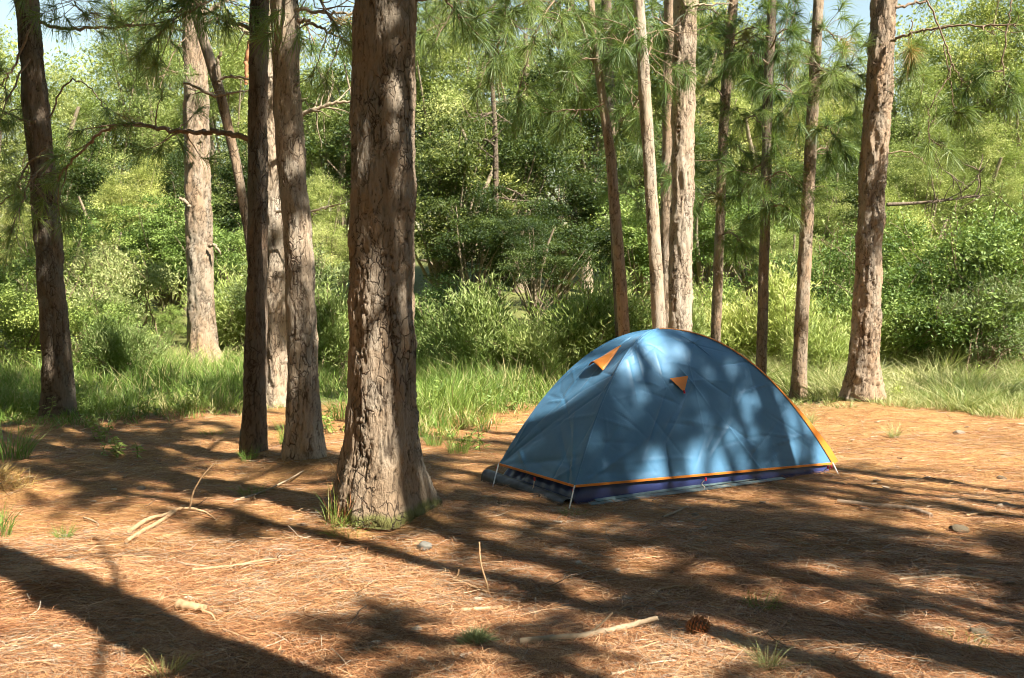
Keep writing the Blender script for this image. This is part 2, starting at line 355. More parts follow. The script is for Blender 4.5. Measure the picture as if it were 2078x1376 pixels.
def tuft(g, c, d, rng, n=46, L=.2, W=.006, droop=.35, spread=.75, dead=.03, nseg=2):
    d = unit(d); s = rng.uniform(0, .14, n)
    dirs = unit(d * rng.uniform(.25, 1.0, (n, 1)) + rdir(n, rng) * spread)
    base = c - d * s[:, None] * .9
    tint = np.clip(rng.normal(.45, .18, n), 0, .88)
    if rng.random() < dead: tint[:] = .97
    blades(g, base, dirs, np.array([0, 0, -droop]) * rng.uniform(.5, 1.3, (n, 1)), L * rng.uniform(.7, 1.15, n), W, tint, nseg, rng=rng)
def wig(start, d, L, n, rng, wob=.12, grav=0.):
    p = [np.asarray(start, float)]; d = unit(d)
    for _ in range(n):
        d = unit(d + rng.normal(size=3) * wob + np.array([0, 0, grav])); p.append(p[-1] + d * L / n)
    return np.array(p)
def limb(gw, gn, start, d, L, r, rng, ntwig=5, tw=.35, tl=.5, grav=-.02, tk=3, nn=46, nl=.2):
    p = wig(start, d, L, 8, rng, .1, grav); tube(gw, p, np.linspace(r, r * .3, len(p)), 5, .5)
    for k in range(ntwig):
        t = rng.uniform(tw, 1.); q = p[min(int(t * 8), 7)]; dd = unit(p[min(int(t * 8) + 1, 8)] - p[min(int(t * 8), 7)])
        s = unit(dd * .7 + rdir(1, rng)[0] * .8 + np.array([0, 0, .05]))
        w = wig(q, s, tl * rng.uniform(.5, 1.2), 4, rng, .18, .06 if rng.random() < .5 else -.08); tube(gw, w, np.linspace(r * .35, .004, 5), 4, .5)
        if gn is not None:
            for e in range(tk):
                tuft(gn, w[-1 - min(e, 2)], unit(w[-1] - w[-2]) if e == 0 else unit(rdir(1, rng)[0] + dd), rng, nn, nl, .009, .1, nseg=1)
    if gn is not None: tuft(gn, p[-1], p[-1] - p[-2], rng, nn, nl, .009, .1, nseg=1)
def pine_crown(seed, z0, z1, R, nb, twigs=7, nn=110):
    rng = np.random.default_rng(seed); gw = Geo(); gn = Geo()
    for k in range(nb):
        f = (k + rng.random()) / nb; z = z0 + (z1 - z0) * f; az = rng.uniform(0, 6.283)
        L = R * (1 - .65 * f) * rng.uniform(.6, 1.15)
        limb(gw, gn, (0, 0, z), (math.cos(az), math.sin(az), .25 + .5 * f), L, .02 + .012 * L, rng, twigs, .3, .55, -.02, 3, nn, .21)
    return gw.mesh('crown_limbs', M['wood']), gn.mesh('crown_needles', M['pine'])
CROWNS = [pine_crown(11, 0, 4.2, 2.1, 17), pine_crown(12, 0, 3.6, 1.7, 14), pine_crown(13, 0, 4.8, 2.4, 20), pine_crown(14, -.2, 2.6, 1.15, 13, 5), pine_crown(15, -.6, 2.8, 1.5, 12, 5, 55)]
def add_crown(t, k, off, rz, sc):
    w, n = CROWNS[k]
    obj('crown', n, t, off, rz, sc); obj('limbs', w, t, off, rz, sc)

TREES = {}
def pine(key, label, px, depth, mat, seed, na, dz, ztop, crown, **kw):
    me, base, (xt, z, xc) = trunk_mesh('trunk', px, depth, M[mat], seed, na, dz, ztop, **kw)
    t = thing('pine_tree', label, 'pine tree', base, 'pine trees on the camp site')
    obj('trunk', me, t)
    if crown:
        k, zc, sc = crown; x = float(np.interp(zc, z, xc)); add_crown(t, k, (x - base[0], 0, zc - base[2]), seed * 1.7, sc)
    TREES[key] = (t, base); return t
def hang(key, pts, depth, r0, r1, ntuft=6, twigs=4, seed=1, dead=False, nl=.2, nn=60, tl=.35, dd=0., name='branch', tw=.3, wood=None):
    """a branch of a pine drawn along a line of photo points at the tree's own distance (dd: how far the tip comes forward)"""
    t, base = TREES[key]; rng = np.random.default_rng(seed); m = len(pts)
    P = spline([at(x, y, depth + dd * k / (m - 1)) for k, (x, y) in enumerate(pts)], 7) - base
    P[1:] += rng.normal(size=P[1:].shape) * .008
    gw = Geo(); gn = Geo(); tube(gw, P, np.linspace(r0, r1, len(P)), 6)
    for k in range(twigs):
        i = int(rng.uniform(tw, .98) * (len(P) - 1)); q = P[i]; d = unit(P[min(i + 1, len(P) - 1)] - P[i - 1])
        w = wig(q, unit(d * .5 + rdir(1, rng)[0]), tl * rng.uniform(.5, 1.3), 5, rng, .25, .03 if rng.random() < .5 else -.1)
        tube(gw, w, np.linspace(max(r1 * .9, .004), .0025, 6), 4)
        if not dead:
            for e in range(max(1, ntuft // max(twigs, 1))): tuft(gn, w[-1 - e % 3], unit(w[-1] - w[-2]) + rdir(1, rng)[0] * .4 * (e > 0), rng, nn, nl, .0062, .4)
    if not dead: tuft(gn, P[-1], P[-1] - P[-3], rng, nn, nl)
    b = obj(name, gw.mesh(name, M[wood or ('deadwood' if dead else 'wood')]), t)
    if gn.n: obj('needles', gn.mesh('needles', M['pine']), b)
    return b

# ------------------------------------------------------------------ the pines in view
pine('main', 'thickest pine trunk standing nearest, with moss and a shaggy grass skirt at its foot',
     [(764, 1070, 158), (772, 1000, 152), (775, 900, 142), (774, 700, 133), (777, 400, 130), (782, 100, 124), (783, 0, 123)], 6.0, 'bark_front', 3, 210, .0084, 11, (0, 6.0, 1.0), flare=.55, cw=.075, ch=.17, rel=.8)
pine('A', 'dark shaded pine trunk at the left edge, leaning, green grass round its base',
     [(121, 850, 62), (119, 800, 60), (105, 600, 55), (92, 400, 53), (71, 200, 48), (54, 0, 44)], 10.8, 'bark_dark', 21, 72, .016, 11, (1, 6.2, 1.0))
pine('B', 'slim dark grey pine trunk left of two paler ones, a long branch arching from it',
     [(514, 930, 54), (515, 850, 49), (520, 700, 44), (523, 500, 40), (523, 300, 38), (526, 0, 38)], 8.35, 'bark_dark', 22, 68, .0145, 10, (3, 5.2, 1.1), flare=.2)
pine('C', 'pale sunlit pine trunk between the slim dark trunk and the thickest one',
     [(614, 950, 86), (616, 880, 72), (616, 800, 66), (609, 600, 60), (599, 400, 57), (582, 200, 56), (577, 0, 54)], 7.85, 'bark_pale', 23, 88, .012, 10, (1, 5.4, 1.0), flare=.25)
pine('D', 'pale pine trunk half hidden in the gap between the slim dark trunk and its neighbour',
     [(563, 820, 50), (562, 700, 46), (557, 500, 45), (550, 300, 44), (540, 150, 43), (530, 0, 42)], 11.9, 'bark_pale', 24, 62, .018, 12, (0, 7.0, 1.0))
pine('E', 'bright pine trunk standing far back in the long grass, stubs of broken branches on it',
     [(412, 760, 58), (411, 720, 55), (407, 600, 53), (402, 400, 52), (398, 200, 47), (393, 0, 45)], 17., 'bark', 25, 66, .024, 13, (1, 9.0, 1.1))
pine('F', 'thin crooked forked stem leaning behind the slim dark trunk',
     [(530, 800, 19), (524, 650, 19), (515, 560, 18), (505, 480, 18), (487, 370, 19), (464, 260, 20), (441, 165, 22), (415, 90, 21), (390, 0, 20)], 11.2, 'bark', 26, 30, .02, 7, (3, 5.2, .8), rel=.6, flare=.2)
pine('G', 'thin reddish young pine at the tent\'s left shoulder, forking near the top',
     [(1270, 740, 24), (1262, 600, 23), (1250, 450, 22), (1235, 280, 20), (1215, 150, 17), (1198, 0, 14)], 11.3, 'bark', 27, 36, .016, 7.5, (3, 5.3, .5), rel=.6, flare=.2)
pine('G2', 'thin shaded stem close behind the reddish young forked pine',
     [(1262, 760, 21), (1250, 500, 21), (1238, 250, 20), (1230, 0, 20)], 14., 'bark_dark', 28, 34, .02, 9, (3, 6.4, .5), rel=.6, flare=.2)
pine('H', 'slender pale young pine rising just left of the tent\'s peak',
     [(1341, 740, 28), (1335, 600, 27), (1325, 450, 26), (1312, 250, 25), (1303, 100, 24), (1295, 0, 22)], 11.0, 'bark_pale', 29, 44, .014, 8, (3, 5.5, .5), rel=.7, flare=.2)
pine('I', 'brown shaded trunk pressed against the back of the bright white-barked pine',
     [(1352, 760, 26), (1352, 400, 24), (1357, 200, 24), (1360, 0, 23)], 12.6, 'bark', 30, 44, .016, 9, (3, 6.2, .5), rel=.7, flare=.2)
pine('J', 'brightest whitish pine trunk directly behind the tent\'s peak',
     [(1378, 800, 50), (1379, 670, 48), (1382, 500, 46), (1386, 300, 46), (1388, 150, 48), (1391, 0, 48)], 11.6, 'bark_pale', 31, 68, .0155, 11, (3, 7.4, .6))
pine('K', 'thin dark young pine, first to the right of the bright white trunk',
     [(1448, 780, 20), (1452, 690, 20), (1458, 550, 20), (1464, 350, 20), (1475, 150, 20), (1489, 0, 18)], 13.6, 'bark', 32, 34, .02, 8, (3, 5.8, .55), rel=.6, flare=.2)
pine('L', 'thin straight dark young pine, second to the right of the bright white trunk',
     [(1543, 800, 23), (1545, 740, 22), (1550, 550, 21), (1555, 350, 20), (1560, 150, 20), (1567, 0, 19)], 12.6, 'bark_dark', 33, 34, .018, 8, (3, 5.6, .55), rel=.6, flare=.2)
pine('M', 'crooked young pine just left of the reddish thick pine, base in dry grass',
     [(1619, 815, 34), (1622, 760, 30), (1628, 620, 28), (1637, 450, 26), (1645, 300, 24), (1655, 120, 22), (1661, 0, 21)], 12.6, 'bark', 34, 46, .014, 8, (3, 5.6, .55), rel=.7, flare=.25)
pine('N', 'thick reddish pine trunk with flared base standing on the right behind the tent',
     [(1752, 825, 70), (1750, 800, 66), (1753, 720, 58), (1760, 600, 54), (1767, 450, 53), (1775, 300, 52), (1785, 150, 52), (1796, 0, 50)], 11.8, 'bark', 35, 82, .0145, 12, (3, 9.2, .8), flare=.4, rel=1.2)

# unseen pines beside and behind the viewpoint, placed for the shade they cast
def shade_pine(px, py, z, k, sc, seed, label, r=.09, gp_=None):
    q = gp(px, py) if gp_ is None else np.array(gp_)
    s = np.array(TO_SUN); p = q + s * ((z - q[2]) / s[2]); x, y = p[0], p[1]; cx_ = 0.
    if y > 0 and abs(x) < .62 * y: cx_ = x - .64 * y; x = .64 * y          # keep the stem itself out of the view, its crown leaning in above
    rng = np.random.default_rng(seed); zb = float(gz(x, y))
    t = thing('pine_tree', label, 'pine tree', (x, y, zb), 'pine trees on the camp site')
    g = Geo(); zz = np.linspace(-.05, z + 1.6 * sc, 26); tube(g, np.stack([.05 * np.sin(zz + seed), .05 * np.cos(zz * .7 + seed) - .05, zz], 1), r * (1 - .06 * zz) + .12 * r * np.exp(-zz / .2), 20, .5)
    obj('trunk', g.mesh('trunk', M['bark']), t)
    if k is not None: add_crown(t, k, (cx_, 0, z - 1.2 * sc - zb), seed, sc)
    return t
G_ = lambda px, py: tuple(gp(px, py))
SHADE = [   # (what the crown shades, height of the crown, crown, size)
    (G_(1790, 1110), 6.4, 4, .85), (G_(1480, 1060), 7.0, 4, .8), (G_(2060, 1170), 6.6, 4, .9), (G_(1640, 1080), 6.8, 4, .6), (G_(1690, 1290), 6.0, 3, .6), (G_(1600, 1150), 6.2, 3, .55),
    (G_(1200, 1090), 7.4, 3, 1.0), (G_(980, 990), 8.2, 3, 1.1), (G_(1080, 1350), 6.2, 3, .6), (G_(330, 975), 7.8, 3, 1.0), (G_(80, 940), 8.2, 3, .9),
    ((.6, 7.3, .4), 9.5, 4, .9), ((2.0, 7.7, .4), 10.2, 4, .9), ((1.4, 7.5, .5), 9.2, 4, .8), ((1.2, 7.5, .8), 10.5, 4, .8),
    ((-.73, 6., 3.4), 8.0, 4, 1.0), ((-2.1, 8.3, 2.2), 8.0, 3, 1.2), ((-4.9, 10.8, 2.4), 9.5, 1, 1.1), ((-4.2, 11.3, .3), 9., 1, 1.0),
    ((6.5, 12.3, .2), 9.5, 3, .8)]
SHADE_LABEL = ['pine tree out to the right of the viewpoint, known by its shade on the needles']
for k, (q, z, c, sc) in enumerate(SHADE):
    shade_pine(0, 0, z, c, sc, 50 + k, SHADE_LABEL[0], gp_=q)
t = shade_pine(0, 0, 9.0, 1, 1.0, 77, 'pine tree beside the viewpoint that throws the broad trunk shadow over the near needles', .24,
               gp_=np.array([1.5, 1.6, 9.0]))
g = Geo(); rng = np.random.default_rng(5)
for zz, az, L in ((2.6, 2.6, 1.5), (3.3, 3.6, 1.6), (3.9, 2.3, 1.8), (4.4, 5.2, 1.6), (5.1, 3.0, 1.7), (5.6, .3, 1.4), (3.0, 5.6, 1.3)):
    w = wig((0, 0, zz), (math.cos(az), math.sin(az), .25), L, 9, rng, .14, -.03); tube(g, w, np.linspace(.024, .008, 10), 5)
obj('dead_branches', g.mesh('dead_branches', M['deadwood']), t)

# ------------------------------------------------------------------ branches that hang into view
hang('B', [(505, 283), (465, 272), (430, 268), (385, 268), (330, 262), (270, 252), (215, 265), (175, 295), (140, 335), (115, 370)], 8.35, .026, .008, 16, 11, 101, nl=.2, tl=.5, dd=.5)
hang('B', [(508, 60), (440, 30), (360, 25), (280, 20)], 8.4, .018, .006, 6, 5, 102, dd=.4)
hang('A', [(80, 45), (140, 58), (220, 55), (300, 50), (370, 62)], 10.7, .02, .008, 9, 8, 103)
hang('A', [(60, 250), (25, 235), (-30, 215)], 10.6, .016, .008, 6, 5, 104)
hang('A', [(95, 300), (60, 330), (20, 400), (-20, 420)], 10.4, .014, .006, 9, 7, 105, tl=.45)
hang('A', [(100, 240), (130, 175), (165, 165), (200, 200), (232, 255)], 10.5, .010, .005, 4, 3, 106)
hang('A', [(60, 60), (30, 130), (10, 160), (-20, 200)], 10.6, .014, .006, 10, 8, 107)
hang('E', [(400, 60), (440, 40), (480, 50), (505, 72)], 16.9, .045, .02, 0, 6, 108, dead=True, tl=.6)
hang('E', [(390, 10), (350, -5), (310, -30)], 16.9, .05, .03, 0, 4, 109, dead=True, tl=.6)
hang('E', [(420, 30), (450, 5), (490, -15)], 16.9, .05, .03, 0, 4, 110, dead=True, tl=.6)
hang('E', [(405, 150), (370, 150), (330, 140), (295, 138)], 16.6, .03, .012, 6, 6, 111, tl=.7, nl=.25)
hang('E', [(425, 500), (435, 497), (446, 512)], 16.8, .03, .02, 0, 0, 112, dead=True, name='branch_stub')
hang('E', [(385, 420), (375, 408), (366, 402)], 16.8, .035, .025, 0, 0, 113, dead=True, name='branch_stub')
hang('E', [(418, 270), (408, 285), (400, 295)], 16.5, .04, .025, 0, 0, 114, dead=True, name='branch_stub')
hang('F', [(438, 196), (410, 182), (372, 167)], 11.1, .022, .012, 0, 2, 115, dead=True)
hang('F', [(442, 195), (470, 188), (506, 183)], 11.1, .018, .008, 0, 2, 116, dead=True)
hang('F', [(444, 165), (443, 130), (445, 108)], 11.1, .022, .018, 0, 0, 117, dead=True, name='branch_stub')
hang('F', [(447, 160), (475, 155), (520, 165)], 11.1, .018, .01, 0, 2, 118, dead=True)
hang('C', [(600, 15), (650, 25), (700, 28), (760, 35)], 7.8, .016, .007, 0, 3, 119, dead=True)
hang('C', [(603, 40), (630, 45), (665, 65), (720, 90)], 7.8, .018, .006, 4, 5, 120)
hang('D', [(600, 245), (630, 225), (670, 212), (720, 205)], 11.5, .03, .014, 0, 9, 121, dead=True, tl=.4)
hang('D', [(560, 430), (640, 425), (680, 418)], 11.5, .018, .008, 0, 5, 122, dead=True)
hang('C', [(600, 190), (625, 210), (650, 215)], 7.9, .008, .004, 0, 2, 123, dead=True)
hang('D', [(520, 60), (505, 100), (500, 140), (499, 172)], 11.6, .035, .02, 0, 0, 124, dead=True, name='peeled_bark', wood='cone')
# middle: drooping tufts between the thick trunk and the young forked pine
hang('G', [(1216, 145), (1235, 138), (1256, 135)], 11.2, .012, .006, 0, 1, 130, dead=True, tl=.15)
hang('G', [(1213, 140), (1195, 100), (1180, 50), (1160, 10), (1150, -30)], 11.3, .022, .016, 3, 3, 131)
hang('G', [(1165, 5), (1140, 35), (1120, 60), (1080, 100), (1062, 150), (1052, 200), (1048, 245)], 11.0, .012, .005, 14, 10, 132, tl=.35, tw=.4, nl=.22, nn=70)
hang('G', [(1150, -20), (1100, -10), (1040, 20), (1010, 60), (990, 110)], 10.6, .012, .005, 16, 11, 133, tl=.45, nl=.22, nn=70)
hang('G', [(1212, 120), (1180, 120), (1150, 150), (1140, 180)], 10.9, .010, .005, 16, 9, 134, tl=.35, tw=.5, nl=.23, nn=80)
hang('G', [(1225, 210), (1190, 225), (1150, 222), (1110, 230)], 10.9, .010, .005, 12, 8, 135, tl=.3, tw=.5, nl=.22, nn=70)
hang('G', [(1150, 10), (1110, -20), (1000, -30), (930, 10), (900, 50)], 11.5, .012, .005, 20, 13, 136, tl=.6, nl=.22)
hang('main', [(845, 0), (880, -10), (910, 10), (935, 40)], 6.0, .012, .004, 8, 6, 137, tl=.25, nl=.18)
hang('J', [(1368, 60), (1355, 50), (1328, 35)], 11.5, .02, .01, 0, 1, 138, dead=True, tl=.2)
hang('J', [(1375, 180), (1345, 155), (1310, 125)], 11.5, .010, .005, 0, 1, 139, dead=True, tl=.2)
hang('J', [(1405, 10), (1440, 10), (1490, 6)], 11.5, .016, .007, 0, 2, 140, dead=True, tl=.2)
for k, (key, x, y, x2, y2, d) in enumerate([('K', 1482, 60, 1420, 20, 13.6), ('K', 1478, 110, 1530, 90, 13.5), ('K', 1470, 200, 1415, 180, 13.5), ('K', 1466, 300, 1520, 320, 13.5), ('K', 1462, 400, 1420, 420, 13.5),
        ('L', 1562, 100, 1610, 60, 12.5), ('L', 1560, 130, 1500, 120, 12.5), ('L', 1557, 180, 1620, 200, 12.5), ('L', 1556, 260, 1500, 250, 12.5), ('L', 1553, 370, 1610, 360, 12.5), ('L', 1553, 330, 1500, 400, 12.6), ('L', 1550, 450, 1600, 420, 12.6),
        ('M', 1656, 60, 1715, 110, 12.5), ('M', 1652, 150, 1700, 165, 12.5), ('M', 1650, 190, 1600, 230, 12.5), ('M', 1645, 270, 1700, 280, 12.5), ('M', 1640, 330, 1690, 310, 12.5), ('M', 1640, 200, 1730, 130, 12.7),
        ('H', 1308, 130, 1345, 60, 11), ('H', 1300, 60, 1260, 100, 11), ('H', 1312, 200, 1280, 230, 11), ('I', 1352, 330, 1400, 370, 12.7), ('G2', 1235, 150, 1290, 190, 14), ('G2', 1240, 260, 1300, 250, 14),
        ('G2', 1245, 400, 1300, 420, 14), ('K', 1460, 480, 1510, 500, 13.6), ('G2', 1232, 40, 1290, 30, 14.)]):
    mx, my = (x + x2) / 2, (y + y2) / 2 - 18
    hang(key, [(x, y), (mx, my), (x2, y2)], d, .013, .005, 10, 10, 150 + k, tl=.5, nl=.23, dd=(-.6 if k % 2 else .6), tw=.2, nn=100)
_r = np.random.default_rng(77)
for k in range(16):
    key, bx, d = [('G', 1200, 11.3), ('G2', 1231, 14.), ('H', 1297, 11.), ('I', 1360, 12.6), ('J', 1390, 11.6), ('K', 1485, 13.6), ('L', 1565, 12.6), ('M', 1658, 12.6)][k % 8]
    if k % 8 in (3, 4): continue
    y0 = _r.uniform(-70, 110); sx = _r.choice([-1, 1]) * _r.uniform(50, 150); y1 = y0 + _r.uniform(10, 120)
    hang(key, [(bx, y0), (bx + sx * .5, y0 - 10), (bx + sx, y1)], d, .012, .005, 12, 10, 400 + k, tl=.5, nl=.23, dd=_r.uniform(.3, 1.4), tw=.3, nn=70)
for k, (x0, y0, x1, y1) in enumerate([(1150, -40, 960, 60), (1100, -60, 900, 20), (1160, 0, 1080, 90), (1100, -60, 1000, 130), (1060, -50, 880, 90)]):
    hang('G', [(x0, y0), ((x0 + x1) / 2, y0 + 5), (x1, y1)], 11.0, .012, .005, 22, 16, 450 + k, tl=.5, nl=.23, dd=-.8, tw=.3, nn=75)
for k, (key, x0, y0, x1, y1, d) in enumerate([('A', 60, 120, -30, 330, 10.5), ('A', 70, -30, 180, 40, 10.4), ('B', 520, -40, 380, 0, 8.3), ('A', 95, 330, 20, 470, 10.3), ('B', 510, -20, 300, 90, 8.2), ('C', 590, -30, 690, 60, 7.7), ('D', 535, -30, 640, 90, 11.6), ('E', 400, -30, 250, 70, 16.5), ('E', 395, 60, 320, 190, 16.5)]):
    hang(key, [(x0, y0), ((x0 + x1) / 2, (y0 + y1) / 2 - 25), (x1, y1)], d, .012, .005, 14, 12, 470 + k, tl=.5, nl=.22, dd=-.5, tw=.3, nn=65)
hang('N', [(1818, 15), (1850, 8), (1880, 0), (1920, -20)], 11.7, .018, .01, 2, 2, 200)
hang('N', [(1808, 82), (1850, 68), (1890, 58), (1940, 53), (2010, 52), (2080, 50)], 11.6, .017, .008, 12, 8, 201, tl=.35, dd=-1.)
hang('N', [(1872, -10), (1895, 30), (1915, 80), (1930, 140), (1905, 185), (1885, 230), (1888, 280), (1912, 292)], 11., .010, .005, 6, 4, 202, tl=.25, tw=.75, nl=.24, nn=80)
hang('N', [(1850, 40), (1848, 70), (1845, 100), (1855, 120)], 11.2, .007, .004, 8, 4, 203, tl=.18, tw=.7, nl=.24, nn=80)
hang('N', [(1930, 130), (1945, 150), (1955, 165), (1985, 165)], 11., .007, .004, 6, 4, 204, tl=.2, tw=.5, nl=.24, nn=80)
hang('N', [(1915, 90), (1930, 180), (1938, 225), (1960, 230)], 10.9, .006, .004, 6, 4, 205, tl=.2, tw=.7, nl=.24, nn=80)
hang('N', [(2055, -20), (2045, 50), (2035, 120), (2040, 165), (2060, 190)], 10.8, .009, .005, 12, 8, 206, tl=.25, tw=.4, nl=.24, nn=80)
hang('N', [(1805, 160), (1850, 160), (1880, 150)], 11.6, .008, .004, 0, 2, 207)
hang('N', [(1800, 310), (1840, 308), (1870, 325), (1890, 345)], 11.9, .008, .004, 4, 3, 208)

# ------------------------------------------------------------------ undergrowth and background wood
def cloud(g, seed, nclump, per, R, H, z0, leafL, leafW, cr, droop=0., up=.2, shell=.55, flat=.7, taper=.0, tint0=.5, nlobe=0):
    rng = np.random.default_rng(seed)
    d = rdir(nclump, rng); lobe = rdir(nlobe, rng) * rng.uniform(.3, 1.15, (nlobe, 1)) if nlobe else None; r = rng.random(nclump) ** (1 / 3) * (1 - shell) + shell * rng.uniform(.75, 1.08, nclump)
    c = d * r[:, None]
    if nlobe: li = rng.integers(0, nlobe, nclump); c = lobe[li] * .68 + c * .32 * rng.uniform(.6, 1.3, nlobe)[li][:, None]
    zf = np.clip((c[:, 2] * 1.15 + 1) / 2, 0, 1); k = 1 - taper * zf
    c = np.stack([c[:, 0] * R * k, c[:, 1] * R * k, z0 + H * zf], 1)
    ct = np.clip(rng.normal(tint0, .2, nclump) + (rng.normal(0, .16, nlobe)[li] if nlobe else 0), 0, 1)
    crs = cr * rng.uniform(.6, 1.3, nclump)
    idx = np.repeat(np.arange(nclump), per); n = len(idx)
    off = rng.normal(size=(n, 3)) * .55; off[:, 2] *= flat
    p = c[idx] + off * crs[idx][:, None]
    out = unit(p - np.array([0, 0, z0 + H * .45]))
    dr = unit(out * .5 + rdir(n, rng) * .8 + np.array([0, 0, up - droop]))
    nr = unit(out * .5 + rdir(n, rng) * .8 + np.array([0, 0, .5]))
    leaves(g, p, dr, nr, leafL * rng.uniform(.6, 1.25, n), leafW * rng.uniform(.7, 1.2, n), np.clip(ct[idx] + rng.normal(0, .14, n), 0, 1))
    return c
def stems(c, seed, n, r, base_r=.1, z0=0., mid=.4):
    rng = np.random.default_rng(seed); g = Geo(); pick = rng.choice(len(c), min(n, len(c)), replace=False); g.pick = pick
    for i in pick:
        a = np.append(rng.normal(size=2) * base_r, z0); b = c[i]; m = a * (1 - mid) + b * mid + np.append(rng.normal(size=2) * .06, .08)
        P = spline([a, m, b], 5) + rng.normal(size=(11, 3)) * .01; tube(g, P, np.linspace(r, r * .25, len(P)), 5)
    return g
PLANTS = {}
def plant_kind(key, n, fn): PLANTS[key] = [fn(k) for k in range(n)]
def mk_bush(kind, mat, nclump, per, R, H, L, W, cr, woodmat='wood', **kw):
    def f(k):
        g = Geo(); c = cloud(g, hash_(kind) + k, nclump, per, R, H, .02, L, W, cr, **kw)
        st = stems(c, 5 + k, 22, .012); rng = np.random.default_rng(k + 40)
        for q in range(34):                                     # long shoots standing out of the mass
            i = st.pick[q % len(st.pick)]; w = wig(c[i], unit(c[i] * np.array([.9, .9, .1]) + rng.normal(size=3) * .3 + np.array([0, 0, .9])), H * rng.uniform(.2, .42), 7, rng, .1); tube(st, w, np.linspace(.005, .002, 8), 4)
            m = 26; ii = rng.integers(1, 8, m); leaves(g, w[ii] + rng.normal(size=(m, 3)) * .012, unit(rdir(m, rng) + np.array([0, 0, .5])), rdir(m, rng), L * rng.uniform(.7, 1.2, m), W, np.clip(rng.normal(.65, .15, m), 0, 1))
        return g.mesh('foliage', M[mat], False), st.mesh('stems', M[woodmat]), None
    return f
def hash_(s): return sum(ord(c) * (i + 3) for i, c in enumerate(s))
plant_kind('willow', 3, mk_bush('willow', 'willow', 95, 90, .62, 1.0, .085, .014, .15, up=.9, shell=.35, flat=1.4, nlobe=12))
plant_kind('broad', 3, mk_bush('broad', 'broad', 210, 95, .85, 1.35, .038, .016, .13, up=.15, shell=.5, nlobe=12))
plant_kind('grey', 2, mk_bush('grey', 'greyleaf', 120, 80, .8, 1.2, .06, .014, .16, up=.4, shell=.45, nlobe=10))
def mk_tree(kind, mat, nclump, per, R, H, z0, L, W, cr, tr, barkm, limbs=26, **kw):
    def f(k):
        g = Geo(); c = cloud(g, hash_(kind) + k, nclump, per, R, H, z0, L, W, cr, **kw)
        w = stems(c, 8 + k, limbs, tr * .38, .05, z0 * .5 + .2, .35)
        tg = Geo(); P = wig((0, 0, -.2), (0, 0, 1), z0 + H * .8, 9, np.random.default_rng(k + 3), .06); tube(tg, P, np.linspace(tr, tr * .25, 10), 9)
        return g.mesh('crown', M[mat], False), w.mesh('limbs', M[barkm]), tg.mesh('trunk', M[barkm])
    return f
plant_kind('conifer', 3, mk_tree('conifer', 'conifer', 330, 145, 2.0, 5.6, .5, .075, .016, .25, .13, 'deadwood', droop=.35, shell=.5, taper=.5, flat=.6, nlobe=22))
plant_kind('dark', 2, mk_tree('dark', 'darkleaf', 230, 120, 2.1, 4.2, 1.8, .08, .034, .27, .13, 'deadwood', shell=.5, flat=.55, nlobe=14))
plant_kind('leafy', 2, mk_tree('leafy', 'broad', 260, 130, 1.9, 4.0, .5, .075, .033, .24, .1, 'deadwood', shell=.5, flat=.6, nlobe=16))
PTOP = {'willow': 1.1, 'broad': 1.45, 'grey': 1.3, 'conifer': 6.3, 'dark': 6.2, 'leafy': 4.7}
PNAME = {'willow': ('pale_bush', 'bush'), 'broad': ('leafy_bush', 'bush'), 'grey': ('grey_green_bush', 'bush'), 'conifer': ('feathery_tree', 'tree'), 'dark': ('dark_tree', 'tree'), 'leafy': ('leafy_tree', 'tree')}
PCOUNT = {}
def plant(kind, x, ytop, d, label, wide=1.):
    k = PCOUNT.get(kind, 0); PCOUNT[kind] = k + 1; fo, st, tr = PLANTS[kind][k % len(PLANTS[kind])]
    top = at(x, ytop, d); zb = float(gz(top[0], d)); s = (top[2] - zb) / PTOP[kind]
    t = thing(PNAME[kind][0], label, PNAME[kind][1], (top[0], d, zb), 'bushes along the clearing' if PNAME[kind][1] == 'bush' else 'trees on the wooded slope', k * 2.4 + x * .01, (s * wide, s * wide, s))
    obj('crown' if tr else 'foliage', fo, t); obj('limbs' if tr else 'stems', st, t)
    if tr: obj('trunk', tr, t)
